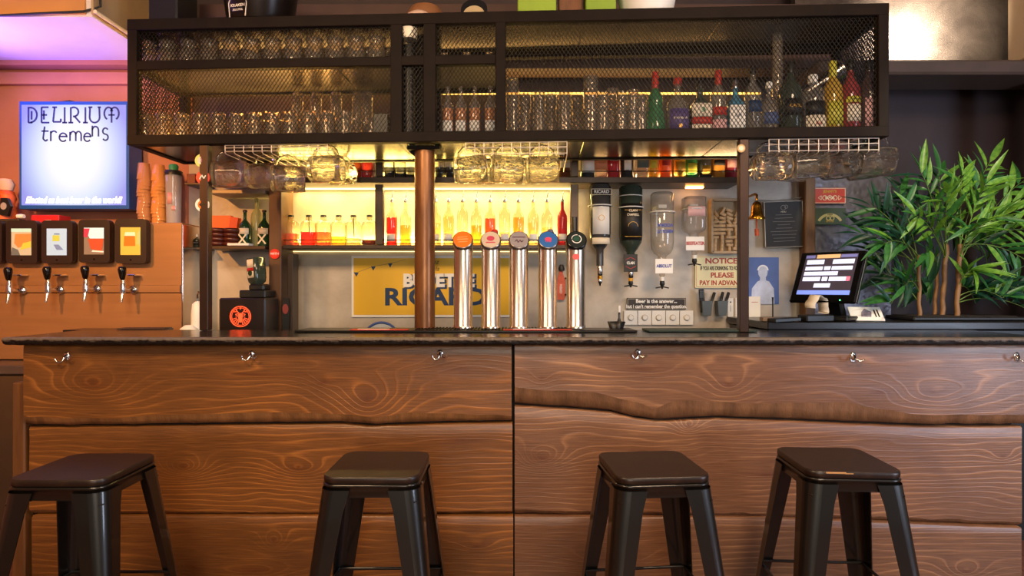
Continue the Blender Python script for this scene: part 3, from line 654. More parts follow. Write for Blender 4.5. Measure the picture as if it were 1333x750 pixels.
CABB = [  # px, top, width, kind, glass, cap, caph, liquid, labels, square, label text
 (853, 95, 25, 'bell', grn, label_red, .26, None, (), 0, 'emerald green bottle with a narrow waist and long red cap'),
 (882, 103, 29, 'squat', clearb, label_red, .1, None, ((.12, .48, purple, 1.0),), 0, 'clear round bottle with a purple oval label and red cap'),
 (911, 108, 26, 'squat', dkgreen_g, black_plastic, .1, None, ((.05, .24, cream, .9), (.25, .36, label_red, .9), (.37, .60, cream, .9)), 6, 'dark square bottle with a white label crossed by a red band'),
 (935, 93, 21, 'std', clearb, label_red, .2, None, ((.10, .28, pink_l, 1.0), (.34, .46, label_red, .9)), 0, 'clear bottle with a red cap and pink and red labels'),
 (957, 106, 21, 'squat', blue_g, chrome, .12, None, ((.06, .56, paper, .85),), 6, 'pale blue square bottle with a tall white label'),
 (980, 88, 22, 'std', clearb, black_plastic, .1, None, ((.36, .52, navy, .8),), 0, 'clear bottle with a dark blue square label near its shoulder'),
 (1001, 108, 23, 'squat', clearb, white_paint, .1, None, ((.25, .45, blue_l, .9),), 0, 'stout clear bottle with a faded blue label'),
 (1029, 82, 28, 'std', dkgreen_g, black_plastic, .14, None, ((.28, .50, label_black, .95),), 0, 'dark green bottle with a black and gold label'),
 (1058, 99, 30, 'dome', clearb, white_paint, .12, dred, ((.06, .34, cream, 1.0), (.34, .56, label_black, 1.0)), 0, 'wide bottle with a black shield over a cream label'),
 (1084, 81, 24, 'std', yel, lime_l, .2, None, ((.16, .46, lime_l, .9),), 0, 'bright yellow bottle with a yellow cap'),
 (1107, 80, 24, 'std', redg, black_plastic, .12, None, ((.20, .42, cream, .8), (.44, .52, lime_l, .9)), 0, 'deep red bottle with a cream and yellow label'),
 (1131, 80, 25, 'std', dred, black_plastic, .12, None, ((.12, .50, pink_l, .85),), 0, 'nearly black bottle at the right end with a pinkish label')]
BT = {}
for px, ty, w, kind, gm, cm, chh, lq, lbs, sq, lb in CABB:
    loc, H, r = cb(px, ty, w)
    BT[px] = (bottle('liquor_bottle', lb + ' in the wide bay', loc, H, r, kind, gm, cm, chh, lq, .5, lbs, 'spirit bottles in the wide mesh bay', sq), H, r)
def bt(px, s, z, h, mt, **k): t, H, r = BT[px]; return text(s, t, (0, -r - .0035, H * z), h, mt, **k)
bt(1029, 'CAOL', .40, .016, label_gold, bold=.02); text('PICAR', BT[1131][0], (0, -BT[1131][2] - .003, BT[1131][1] * .55), .016, cream, bold=.02); bt(1131, 'RICARD', .17, .010, label_black)
bt(1107, 'CAMPARI', .48, .008, label_black); bt(911, 'GIN', .15, .016, label_black); bt(957, 'GIN', .38, .014, navy); bt(1058, 'XIII', .2, .016, label_red); bt(882, 'HAVANA', .32, .012, cream, bold=.01)
MB().disc((0, BT[882][1] * .2), .010, -BT[882][2] - .003, -BT[882][2] - .001).build('emblem', label_gold, BT[882][0]); MB().disc((0, BT[911][1] * .49), .013, -BT[911][2] - .003, -BT[911][2] - .001).build('emblem', grn, BT[911][0])
# amber bottles in the short bay
for i, (px, lb) in enumerate(((583, 'leftmost'), (600, 'second'), (618, 'third'), (638, 'rightmost'))):
    loc, H, r = cb(px, 113, 15)
    bottle('syrup_bottle', lb + ' of the four slim amber bottles in the short mesh bay', loc, H, r, 'wine', clearb, None, .1, orange_l, .6, ((.18, .38, paper, .9),), 'amber bottles in the short mesh bay')
# steel cone leaning in the right bay
o = thing('ice_scoop', 'polished steel scoop lying behind the bottles at the cabinet\'s right', 'scoop', cw(cu(1048, .35), .33, .33))
m = MB(); m.tube([(0, 0, 0), (.08, -.02, .045), (.17, -.04, .11)], [.02, .035, .05], 16); m.build('scoop_body', steel, o)
MB().tube([(0, 0, 0), (-.12, .02, -.06)], .008).build('handle', steel, o)

# ------------------------------------------------------------------ wire racks and hanging mugs
def rack(px0, px1, label, z0=-.062):
    u0, u1 = cu(px0, .02), cu(px1, .02); L = u1 - u0; t = thing('glass_rack', label, 'rack', cw(u0, .02, 0), CA, 'wire mug racks under the cabinet')
    m = MB(); n = 11
    for z in (-.004, z0 * .48, z0): m.tube([(0, 0, z), (L, 0, z)], .0024, 6)
    for i in range(n + 1): m.tube([(L * i / n, 0, -.003), (L * i / n, 0, z0 - .006)], .0022, 6)
    m.build('front_grid', wire_white, t)
    for i in range(n + 1): MB().tube([(L * i / n, 0, z0 - .006), (L * i / n, .012, z0 - .012), (L * i / n, .43, z0 - .012), (L * i / n, .43, -.002)], .0022, 6).build('rail_wire', wire_white, t)
    for y in (.14, .30): MB().tube([(0, y, -.002), (L, y, -.002)], .0022, 6).build('cross_wire', wire_white, t)
    MB().box((L * .2, .02, -.006), (.03, .03, .006)).box((L * .8, .02, -.006), (.03, .03, .006)).build('clip', chrome, t)
rack(293, 426, 'white wire mug rack at the left end of the cabinet underside', -.035)
rack(606, 738, 'white wire mug rack beside the iron column in the middle')
rack(1001, 1144, 'white wire mug rack at the right end of the cabinet underside')
def make_mug():
    L, r = .172, .070; t = thing('glass_mug', 'x', 'mug', (0, 0, 0))
    pr = [(r * .86, 0), (r * .95, .006)] + [(r * (1 + .03 * math.sin(PI * i / 12)), .012 + (L - .03) * i / 12) for i in range(13)] + [(r * .97, L - .008), (r * .985, L)]
    dim = lambda w, z, j: 1 - (.055 * max(0, math.cos(w * 9)) * (.5 + .5 * math.cos((z - L * .36) / (L * .17) * PI)) if .018 < z < L * .74 else 0)
    m = MB(Matrix.Translation((-L / 2, 0, 0)) @ Matrix.Rotation(PI / 2, 4, 'Y')); seg = 72; vs = []; fs = []
    inn = [(r * .93, L), (r * .91, L * .6), (r * .88, .03), (r * .8, .018), (.0005, .016)]
    allp = [(a, b, True) for a, b in pr] + [(a, b, False) for a, b in inn]
    for a, b, o_ in allp:
        for k in range(seg):
            w = 2 * PI * k / seg; q = a * (dim(w, b, 0) if o_ else 1); vs.append((q * math.cos(w), q * math.sin(w), b))
    for j in range(len(allp) - 1):
        for k in range(seg): l = (k + 1) % seg; fs.append((j * seg + k, j * seg + l, (j + 1) * seg + l, (j + 1) * seg + k))
    fs.append(tuple(range(seg))[::-1]); m.add(vs, fs, True); m.build('mug_body', mug_glass, t)
    MB().tube([(-.062, 0, r * .98), (-.058, 0, r + .020), (-.035, 0, r + .046), (0, 0, r + .054), (.035, 0, r + .046), (.056, 0, r + .022), (.060, 0, r * .98)], .0085, 12).build('handle', mug_glass, t)
    return t
mg = make_mug(); first = True
MUGS = [(299, 226, .10, 12, 'left rack'), (344, 228, .22, -10, 'left rack'), (375, 232, .10, 20, 'left rack'), (425, 219, .06, 0, 'left rack'), (306, 226, .36, 0, 'left rack'), (444, 226, .34, -8, 'left rack'),
        (613, 220, .08, 0, 'middle rack'), (659, 220, .08, 4, 'middle rack'), (706, 220, .08, -4, 'middle rack'), (630, 225, .33, 0, 'middle rack'), (688, 225, .33, 6, 'middle rack'),
        (1003, 216, .08, 3, 'right rack'), (1052, 213, .09, -12, 'right rack'), (1092, 214, .11, -56, 'right rack'), (1122, 218, .30, -40, 'right rack'), (1138, 208, .10, -12, 'right rack'), (1030, 221, .34, 0, 'right rack')]
DESC = {'left rack': 'dimpled glass mug hanging from the left rack', 'middle rack': 'dimpled glass mug hanging from the middle rack', 'right rack': 'dimpled glass mug hanging from the right rack'}
ORD = {299: 'leftmost ', 344: 'second-from-left front ', 375: 'low-hanging turned ', 425: 'rightmost front ', 306: 'rear left ', 444: 'rear right ', 613: 'front left ', 659: 'front centre ', 706: 'front right ', 630: 'rear left ', 688: 'rear right ',
       1003: 'leftmost front ', 1052: 'second front ', 1092: 'steeply turned ', 1122: 'turned rear ', 1138: 'rightmost ', 1030: 'rear '}
for px, py, v, a, rk_ in MUGS:
    D = cd(px, v); p = cw(cu(px, v), v, 0); p.z = CAMZ + (375 - py - 1) * D / F
    lb = ORD[px] + DESC[rk_]; gp = 'glass mugs on the ' + rk_
    if first: o = mg; first = False
    else: o = dup(mg, p, lb)
    o.location = p; o['label'] = lb; o['group'] = gp; o.rotation_euler = (R(3 * math.sin(px)), R(3 * math.cos(px)), R(a)); o.scale = (.86,) * 3 if v > .25 else (1, 1, 1)

# ------------------------------------------------------------------ things on top of the cabinet
zt = CH
def topat(px, v): return cw(cu(px, v), v, CH)
o = thing('loudspeaker', 'black loudspeaker box on top of the cabinet at the left', 'speaker', topat(226, .2), CA)
MB().box((0, 0, .17), (.16, .2, .34), bev=.008).build('enclosure', black_plastic, o); MB().lathe([(.055, 0), (.05, .006), (.01, .012)], 20, M=Matrix.Translation((0, -.10, .2)) @ Matrix.Rotation(PI / 2, 4, 'X')).build('cone', black_rubber, o)
o = thing('ice_bucket', 'big black ice bucket with a cream emblem on top of the cabinet', 'bucket', topat(339, .17), CA)
MB().lathe([(.155, 0), (.165, .01), (.20, .24), (.206, .25)], 40).build('bucket_body', pm('bucket_black', '#1d1613', .28, .3, .2), o)
text('KRAKEN', o, (-.030, -.190, .050), .015, cream, rot=(PI / 2, 0, R(-9)), bold=.02); m = MB(Matrix.Translation((-.030, -.188, .042)) @ Matrix.Rotation(R(-9), 4, 'Z'))
pts = [(-.045, -.05), (-.052, .02), (-.04, .05), (-.015, .048), (0, .056), (.015, .048), (.04, .05), (.052, .02), (.045, -.05)]; m.line(pts, .003, -.004, 0); m.line([(-.03, .0 - .018), (.03, -.018)], .002, -.004, 0); m.build('emblem_outline', cream, o)
text('BLACK SPICED', o, (-.030, -.190, .030), .006, cream, rot=(PI / 2, 0, R(-9)))
o = thing('straw_hat', 'pale domed hat on top of the cabinet above the narrow bay', 'hat', topat(546, .12), CA)
MB().lathe([(.088, 0), (.09, .004), (.075, .030), (.045, .052), (.0005, .06)], 30).build('hat_crown', pm('hat_cream', '#d9b49c', .7, 0, .08), o); MB().lathe([(.11, .045), (.11, .08), (.08, .13)], 24, M=Matrix.Translation((.01, .12, 0))).build('hat_band', pm('hat_brown', '#8a5a34', .6), o)
o = thing('coconut_drum', 'small round drum lying on top of the cabinet above the short bay', 'drum', topat(618, .12), CA)
MB().lathe([(.062, 0), (.07, .02), (.07, .06)], 26, M=Matrix.Translation((.0, .02, .03)) @ Matrix.Rotation(R(70), 4, 'X')).build('drum_shell', black_plastic, o)
MB().lathe([(.058, 0), (.058, .006)], 26, M=Matrix.Translation((.0, -.042, .012)) @ Matrix.Rotation(R(80), 4, 'X')).build('drum_skin', pm('drum_skin', '#b9a27a', .6), o)
o = thing('paper_bunch', 'orange and cream paper bundle behind the small drum on the cabinet', 'paper bundle', topat(603, .3), CA)
MB().prism([(-.09, 0), (-.06, .12), (.02, .13), (.12, .12), (.10, .02), (.02, 0)], -.02, .03).build('paper_fold', pm('paper_orange', '#c98a4a', .7, 0, .2), o)
for px, w, c, lb in ((699, .20, '#8aa52c', 'lime green box on top of the cabinet left of the wooden box'), (780, .155, '#7c9a24', 'lime green box on top of the cabinet next to the white bowl')):
    o = thing('green_box', lb, 'box', topat(px, .15), CA, 'lime green boxes on the cabinet'); MB().box((0, 0, .1), (w, .18, .2), bev=.004).build('carton', pm('box' + c, c, .5, 0, .1), o)
o = tag(MB().box((0, 0, .09), (.125, .16, .18), bev=.004).build('wooden_box', pm('crate_wood', '#6f4527', .55, 0, .25, 6, .1, stretch=(8, 1, 1))), 'small brown wooden box between the two lime green boxes', 'box'); o.location = topat(742, .2); o.rotation_euler = (0, 0, CA)
o = tag(MB().lathe([(.115, 0), (.13, .02), (.15, .12), (.16, .18), (.155, .18), (.12, .02)], 32).build('white_bowl', white_paint), 'glossy white bowl on top of the cabinet right of the green boxes', 'bowl'); o.location = topat(842, .17)
o = thing('drape', 'pink folded cloth lying behind the loudspeaker on the cabinet', 'cloth', topat(258, .3), CA)
MB().prism([(-.05, 0), (-.02, .09), (.03, .05), (.08, .03), (.12, 0)], -.05, .05).build('fold', pm('cloth_pink', '#c9a39c', .8), o)

# ------------------------------------------------------------------ back bar
SF = 3.62                                     # front edge of the wall shelves
bw = thing('back_worktop', 'low dark steel worktop running along the wall behind the counter', 'worktop', (.10, 3.38, 0))
MB().box((-.4, .22, .915), (3.3, .46, .03), bev=.004).build('worktop_sheet', pm('bench_steel', '#6f6861', .3, .8, .1), bw)
for i in range(5): MB().box((-1.72 + i * .66, .24, .45), (.64, .42, .90), bev=.004).build('cupboard', pm('cupboard_dark', '#2a2523', .5, .2, .1), bw)
shelf_m = pm('shelf_steel', '#4a3d33', .38, .6, .15); light_shelf = pm('shelf_underside', '#8a7c6b', .4, .3, .1)
def shelf(name, label, px0, px1, pytop, th, D0=SF, rail=None, m=shelf_m, y1=WY):
    x0, x1 = X(px0, D0), X(px1, D0); z = Z(pytop, D0); t = thing(name, label, 'shelf', ((x0 + x1) / 2, D0, z), 0, 'wall shelves behind the bar')
    MB().box((0, (y1 - D0) / 2, -th / 2), (x1 - x0, y1 - D0, th), bev=.002).build('shelf_board', m, t)
    if rail: MB().tube([(-(x1 - x0) / 2, .004, rail), ((x1 - x0) / 2, .004, rail)], .0028, 8).build('guard_rail', black_steel, t)
    return t
US = shelf('wall_shelf', 'upper wall shelf of liquor bottles lit from below, just under the cabinet', 368, 966, 230.5, .034, rail=.036, m=shelf_m)
LS = shelf('wall_shelf', 'lower wall shelf of backlit bottles above the yellow poster', 368, 762, 319, .022, rail=.030)
CS = shelf('wall_shelf', 'short shelf holding green bottles and dark bowls left of the brown upright', 270, 345, 320, .020)
CT = shelf('wall_shelf', 'bare top shelf above the green bottles at the left', 270, 345, 247, .022, m=light_shelf)
SS = shelf('wall_shelf', 'tiny shelf beside the tap wall carrying a small dark bottle', 240, 263, 322, .014, D0=3.70)
S2 = shelf('wall_shelf', 'tiny upper shelf left of the badge-covered post', 240, 263, 238, .012, D0=3.70)
def up(px0, px1, y0, y1, lb, mat=shelf_m, D0=SF, dp=.05, nm='shelf_upright'):
    t = tag(MB().box((0, dp / 2, 0), (X(px1, D0) - X(px0, D0), dp, Z(y0, D0) - Z(y1, D0)), bev=.003).build(nm, mat), lb, 'upright'); t.location = ((X(px0, D0) + X(px1, D0)) / 2, D0, (Z(y0, D0) + Z(y1, D0)) / 2); return t
up(488, 498.5, 207, 229.5, 'stub of dark upright between the upper shelf bottles left of the column'); up(488, 498.5, 240, 318.5, 'dark upright between the two wall shelves, left of the iron column')
up(743, 753, 240, 318.5, 'dark upright between the two wall shelves, left of the black inverted bottle'); up(743, 753, 207, 229.5, 'stub of dark upright on the upper shelf above the inverted bottles')
up(350, 366, 238, 470, 'tall brown upright between the green bottles and the backlit shelf', pm('upright_brown', '#5e412c', .45, .3, .2), dp=.20)
up(374, 381, 330, 470, 'thin dark upright beside the tall brown upright below the backlit shelf', dp=.10)
# LED strips under and behind the shelves: real light sources of the backlight
led = em('led_strip', (1, .74, .24), 4.5); led2 = em('led_strip_soft', (1, .74, .30), 2.5)
def strip(px0, px1, z, y, lb, mt, hz=.010, hy=.006):
    t = tag(MB().box((0, 0, 0), (X(px1, y) - X(px0, y), hy, hz)).build('led_strip', mt), lb, 'led strip', 'led strips behind the bar'); t.location = ((X(px0, y) + X(px1, y)) / 2, y, z); return t
LZ = Z(319, SF); UZ = Z(230.5, SF)
strip(372, 742, LZ + .012, WY - .006, 'glowing yellow strip along the wall behind the lower shelf bottles', led, .016)
strip(372, 742, UZ - .040, WY - .05, 'glowing yellow strip under the upper shelf above the backlit bottles', led, .010)
strip(372, 742, LZ - .0255, WY - .012, 'glowing yellow strip under the lower shelf above the poster', led2, .004)
strip(395, 742, UZ + .012, WY - .006, 'glowing yellow strip behind the bottles on the upper shelf', led, .014)
strip(262, 990, Z(122, WY), WY - .004, 'thin amber strip high on the wall seen through the mesh cabinet', em('led_amber', (1, .55, .10), 4), .012)
strip(772, 960, UZ + .012, WY - .006, 'dim warm strip behind the bottles on the upper shelf at the right', led2, .012)
strip(893, 915, UZ - .040, WY - .10, 'small warm lamp glowing under the right end of the upper shelf', em('lamp_orange', (1, .42, .10), 16), .010, .03)
for px0, px1, z, dy, wt in ((372, 742, LZ + .03, .02, 25), (372, 742, UZ - .045, .07, 8)):
    a_ = area('shelf_backlight', ((X(px0, WY) + X(px1, WY)) / 2, WY - dy, z), ((X(px0, WY) + X(px1, WY)) / 2, WY - dy - (.02 if wt > 20 else .01), z + (1 if wt > 20 else -1)), X(px1, WY) - X(px0, WY), .03, (1, .72, .22), wt * 1.2)
a_ = area('cabinet_glow', (X(560, 3.7), 3.72, UZ + .03), (X(560, 3.5), 3.5, 2.4), 1.8, .04, (1, .66, .14), 8)
a_ = area('cabinet_inner_glow', (X(330, 3.66), 3.60, 2.20), (X(330, 3.4), 3.4, 2.7), 1.2, .04, (1, .52, .12), 30)
a_ = area('right_shelf_glow', (X(870, 3.7), 3.74, UZ + .03), (X(870, 3.5), 3.5, 2.5), .9, .04, (1, .62, .28), 2)
a_ = area('cabinet_high_glow', (X(620, 3.80), 3.80, Z(118, 3.80)), (X(620, 3.6), 3.4, 2.74), 3.2, .03, (1, .55, .16), 3)

# carafes with black stoppers on the lower shelf
def shelfpt(px, D=3.74): return Vector((X(px, D), D, LZ + .001))
tint = {'pink': pm('drink_pink', '#e0563a', .2, 0, .04), 'red': pm('drink_red', '#d8281c', .2, 0, .04), 'yellow': pm('drink_yellow', '#f0c64a', .2, 0, .04), 'orange': pm('drink_orange', '#e88a24', .2, 0, .04), 'clear': pm('drink_pale', '#f6e7b4', .2, 0, .03)}
def tl(n, c):
    if 'liq' + n in CACHE: return CACHE['liq' + n]
    return thin('liq' + n, c, .25, .2, .28)
LQ = {'pink': tl('pink', '#ffa07a'), 'red': tl('red', '#f4503a'), 'yellow': tl('yellow', '#ffdf70'), 'orange': tl('orange', '#ff9a30'), 'clear': tl('clear', '#fff3c8'), 'brown': tl('brown', '#7a3a14')}
bright = thin('backlit_glass', '#f6f0dc', .5, .5, .04)
def dh(px, ty, by=319, D=3.74): return (by - ty) * D / F * (1.0)
for px, lq, fl, lb in ((379, 'pink', .40, 'leftmost carafe, with pink juice'), (402, 'red', .45, 'carafe of red juice'), (421, 'pink', .45, 'carafe of coral juice'), (441, 'yellow', .3, 'carafe of pale yellow juice'), (460, 'clear', .25, 'carafe of nearly clear liquid'), (481, 'brown', .18, 'carafe with a little brown liquid')):
    H = dh(px, 279); r = 9.3 * 3.74 / F
    t = bottle('juice_carafe', lb + ' and a black stopper on the backlit shelf', shelfpt(px), H, r, 'dome', bright, black_plastic, .05, LQ[lq], fl, (), 'carafes on the backlit shelf', 5)
    if px in (402, 460): MB().tube([(0, -.0, H * .95), (.004, 0, H * .3)], .003).build('dip_straw', black_plastic, t)
def spb(px, lq, fl, lb, glassm=bright, lab=True, kind='std', w=7.2, ty=250):
    H = dh(px, ty) / 1.16; r = w * 3.74 / F
    return bottle('pourer_bottle', lb, shelfpt(px), H, r, kind, glassm, None, .1, LQ.get(lq), fl, ((.10, .26, paper, .8),) if lab else (), 'bottles with steel pourers on the backlit shelf', 0, None, True)
for px, lq, fl, lb, lab in ((510, 'red', .62, 'bottle of red liqueur with a pourer left of the iron column', True), (528, 'yellow', .45, 'clear bottle with a pourer just left of the iron column', False), (567, 'clear', .5, 'bottle half hidden behind the iron column\'s right edge', True),
                            (584, 'clear', .65, 'first whole pourer bottle right of the iron column, with a milky label', True), (602, 'yellow', .25, 'nearly empty pourer bottle above the orange tap badge', False), (620, 'yellow', .45, 'pourer bottle half full of yellow liquor', False), (638, 'orange', .60, 'pourer bottle of orange liquor above the second tap badge', False),
                            (657, 'clear', .3, 'clear pourer bottle between the orange liquor and the third tap badge', True), (675, 'yellow', .62, 'pourer bottle of pale yellow liquor above the third tap badge', False), (694, 'clear', .5, 'clear pourer bottle left of the blue tap badge', True), (712, 'clear', .4, 'clear pourer bottle above the blue tap badge', True)):
    spb(px, lq, fl, lb, lab=lab, kind='dome' if px in (602, 657) else 'std')
spb(732, None, .5, 'full bright red bottle with a pourer next to the dark upright', tr('bright_red', '#d8141c', .75), True, w=6.5)
# bottles on the upper shelf, cut off above by the cabinet
def upb(px, w, mt, labs, lb, sq=0, kind='std', cap=black_plastic, H=.29, txt=None):
    D = 3.74; t = bottle('shelf_bottle', lb + (' on the upper shelf'), (X(px, D), D, UZ + .001), H, w / 2 * D / F, kind, mt, cap, .1, None, .5, labs, 'liquor bottles on the upper wall shelf', sq)
    if txt: text(txt[0], t, (0, -w / 2 * D / F - .003, H * txt[1]), txt[2], txt[3], bold=.02)
    return t
orj = tr('orange_jar', '#e8641a', .55); redj = tr('red_jar', '#e01818', .65); wineg = tr('wine_glass_dark', '#14100c', .85); whg = tr('white_bottle', '#cfc9bb', .7)
for px, mt, lb in ((448, orj, 'left orange jar'), (463, orj, 'middle orange jar'), (478, redj, 'bright red jar')):
    D = 3.74; t = thing('storage_jar', lb + ' on the upper wall shelf left of the dark stub', 'jar', (X(px, D), D, UZ + .001), 0, 'jars on the upper wall shelf')
    MB().lathe([(.028, 0), (.034, .01), (.034, .10), (.026, .12), (.026, .135)], 24).build('jar_body', mt, t); MB().lathe([(.028, .135), (.028, .15)], 20).build('lid', label_red, t)
for px, lb in ((506, 'first dark wine bottle with a white label left of the column'), (521, 'second dark wine bottle with a cream label left of the column'), (535, 'third dark wine bottle touching the column'), (572, 'dark wine bottle just right of the column'), (586, 'dark wine bottle second from the column\'s right side')):
    upb(px, 14.5, wineg, ((.27, .62, cream if px in (521, 572) else paper, 1.1),), lb, kind='wine')
UPB = [(735, 17, tr('cognac', '#8a4512', .6), ((.25, .5, whg if False else paper, .8),), 'amber bottle above the dark upright', 0, None),
 (765, 19, wineg, ((.15, .55, paper, 1.0),), 'black bottle with a tall white label', 0, None),
 (782, 16, clearb, ((.2, .5, pm('label_salmon', '#d98a62', .5), 1.0),), 'clear bottle with a salmon label', 5, None),
 (798, 15, tr('crimson', '#d01020', .75), ((.4, .55, paper, .6),), 'crimson bottle', 5, None),
 (816, 17, wineg, ((.2, .55, paper, .55),), 'black bottle with a narrow white label', 0, None),
 (836, 16, clearb, ((.25, .55, pm('label_slate', '#5c6a66', .5), .9),), 'bottle with a slate grey label', 5, None),
 (850, 13, yel, ((.25, .45, lime_l, .7),), 'slender yellow bottle', 0, None), (866, 16, tr('orange_bottle', '#ee7a18', .65), ((.3, .5, label_red, .7),), 'orange bottle with a red label', 0, None),
 (885, 15, yel, ((.10, .38, label_gold, 1.0),), 'yellow bottle with a gold label', 0, None), (900, 15, tr('leaf_green', '#2e9440', .7), ((.15, .35, lime_l, .8),), 'leaf green bottle', 0, None),
 (918, 16, wineg, ((.1, .3, label_gold, .7),), 'dark bottle with a small gold label', 0, None), (935, 15, tr('golden', '#e8a01c', .7), ((.3, .42, label_black, .9),), 'golden bottle with a black band', 5, None),
 (952, 17, tr('raspberry', '#c01430', .75), ((.25, .5, pink_l, .9),), 'raspberry red bottle next to the right steel post', 0, None)]
for px, w, mt, labs, lb, sq, tx in UPB: upb(px, w, mt, labs, lb, sq)

# left niche
def rest(px, D=3.72, z=None): return Vector((X(px, D), D, (LZ if z is None else z)))
cz = Z(320, SF) + .001
o = thing('orange_crate', 'orange folded card box behind the dark bowls at the left', 'box', rest(290, 3.79, cz))
MB().box((0, 0, .10), (.12, .04, .20), bev=.003).build('front_panel', pm('carton_orange', '#e8682a', .6, 0, .06), o); MB().box((.07, .0, .095), (.05, .05, .19), Matrix.Rotation(.15, 4, 'Y')).build('side_flap', pm('carton_red', '#d6502a', .6, 0, .08), o)
bowl = MB().lathe([(.032, 0), (.050, .004), (.052, .018), (.046, .028), (.040, .026), (.036, .010), (.0005, .008)], 28).mesh('stacking_bowl', pm('bowl_brown', '#4a1f16', .3, 0, .15))
for s_, px in enumerate((284, 302)):
    for k in range(4):
        b = bpy.data.objects.new('stacking_bowl', bowl); COL.objects.link(b); b.location = rest(px, 3.69 + .01 * s_, cz + .0275 * k + .0005)
        tag(b, ('bottom', 'second', 'third', 'topmost')[k] + ' dark brown bowl of the ' + ('left' if s_ == 0 else 'right') + ' stack on the short shelf', 'bowl', 'stacked bowls on the short shelf')
for px, lb in ((319, 'left green herb gin bottle beside the stacked bowls'), (344, 'right green gin bottle next to the tall brown upright')):
    t = bottle('gin_bottle', lb, rest(px, 3.72, cz), .225, .036, 'squat', green_g, black_plastic, .05, None, .5, ((.34, .50, cream, 1.0),), 'green gin bottles in the left niche')
    MB(Matrix.Translation((0, -.0385, .045))).line([(-.024, -.03), (.024, .03)], .009, 0, .001).line([(-.024, .03), (.024, -.03)], .009, -.0004, .0008).build('label_cross', cream, t)
bottle('carafe', 'tall pale frosted bottle standing between the two green bottles', rest(334, 3.78, cz), .31, .034, 'wine', tr('frosted', '#cfcf9a', .5))
o = tag(MB().box((0, 0, .008), (.13, .07, .015), bev=.002).build('booklet', paper), 'flat pale booklet lying in front of the green bottles', 'booklet'); o.location = rest(313, 3.66, cz)
o = bottle('small_bottle', 'small dark bottle on the tiny shelf next to the tap wall', (X(256, 3.76), 3.76, Z(322, 3.70) + .001), .085, .022, 'squat', dkgreen_g, white_paint, .2, None, .5, ((.2, .5, label_black, .9),), None, 5)
o = tag(MB().box((0, 0, .03), (.055, .06, .06), bev=.003).build('small_carton', pm('carton_brown', '#7a2e1c', .5)), 'small dark red carton on the tiny upper shelf', 'box'); o.location = (X(252, 3.76), 3.76, Z(238, 3.70) + .001)
BZ = .931
o = thing('soap_dispenser', 'tall white pump dispenser between the tap wall and the left post', 'dispenser', (X(257, 3.5), 3.5, BZ))
MB().lathe([(.032, 0), (.036, .01), (.034, .30), (.028, .355), (.012, .37)], 26).build('dispenser_body', white_paint, o); MB().tube([(0, 0, .37), (0, 0, .41), (.012, -.01, .425), (.03, -.02, .42)], .006).build('pump', chrome, o)
o = tag(MB().lathe([(.05, 0), (.052, .16), (.045, .215), (.02, .235)], 20, 0, lambda w, z, j: 1 + .06 * math.sin(3 * w + z * 40)).build('paper_roll', paper), 'crumpled white paper roll left of the white dispenser', 'paper'); o.location = (X(246, 3.45), 3.45, BZ)
# herbal liqueur chilling machine
o = thing('shot_machine', 'black chilling machine with a glowing orange stag emblem and a bottle on top', 'drinks machine', (X(325, 3.5), 3.5, BZ))
zt_ = Z(388, 3.4) - BZ
MB().box((0, .0, zt_ / 2), (.265, .20, zt_), bev=.008).build('machine_body', pm('machine_black', '#211714', .35, 0, .1), o)
MB().box((.04, .02, zt_ + .022), (.15, .16, .045), bev=.006).box((.05, .02, zt_ + .06), (.09, .10, .04), bev=.01).build('bottle_dock', black_plastic, o)
glow = em('emblem_orange', (1, .10, .03), 1.0); m = MB(Matrix.Translation((-.008, -.100, zt_ - .105)))
m.ring((0, 0), .060, .005, -.004, 0, 40); m.ring((0, 0), .050, .002, -.004, 0, 36)
m.prism([(-.012, .012), (0, .020), (.012, .012), (.010, -.018), (.004, -.034), (-.004, -.034), (-.010, -.018)], -.004, 0)
for s_ in (-1, 1):
    m.line([(s_ * .008, .018), (s_ * .020, .030), (s_ * .024, .044)], .004, -.004, 0); m.line([(s_ * .018, .028), (s_ * .034, .026), (s_ * .040, .034)], .004, -.004, 0); m.line([(s_ * .012, .016), (s_ * .028, .012)], .004, -.004, 0)
    m.line([(s_ * .010, .002), (s_ * .026, .004)], .005, -.004, 0)
    for k in range(4): a = R(-20 - 17 * k); m.line([(s_ * .022 * math.cos(a), .022 * math.sin(a)), (s_ * .047 * math.cos(a), .047 * math.sin(a))], .0035, -.004, 0)
m.line([(-.005, .047), (.005, .047)], .003, -.004, 0).line([(0, .052), (0, .040)], .003, -.004, 0).build('stag_emblem', glow, o)
t = bottle('liqueur_bottle', 'square dark green bottle tilted upside-down in the black machine\'s dock', (X(333, 3.52), 3.52, Z(336, 3.52)), .235, .042, 'squat', dkgreen_g, None, .1, None, .5, ((.04, .25, cream, .55), (.25, .34, label_red, .56), (.34, (.50), cream, .55)), None, 7, (0, PI - R(5), R(-28)))
MB().disc((0, .09), .016, -.048, -.0445).build('emblem', green_g, t)
tag(MB().prism([(-.05, 0), (.03, 0), (.03, .26), (.005, .25)], -.01, .01).build('green_cloth', pm('cloth_mint', '#8fc7a5', .8)), 'small mint green cloth left of the black machine', 'cloth').location = (X(303, 3.3), 3.44, BZ + .001)
o = thing('bottle_opener', 'dark paddle with a reddish badge hanging right of the tall brown upright', 'tool', (X(370, 3.58), 3.60, Z(410, 3.58)))
MB().prism([(-.018, -.12), (.02, -.12), (.024, .05), (.016, .10), (-.012, .10)], 0, .015).build('paddle', black_plastic, o); MB().disc((0, .035), .018, -.003, 0, rz=.030).build('badge', pm('badge_rust', '#8a3a34', .4), o)

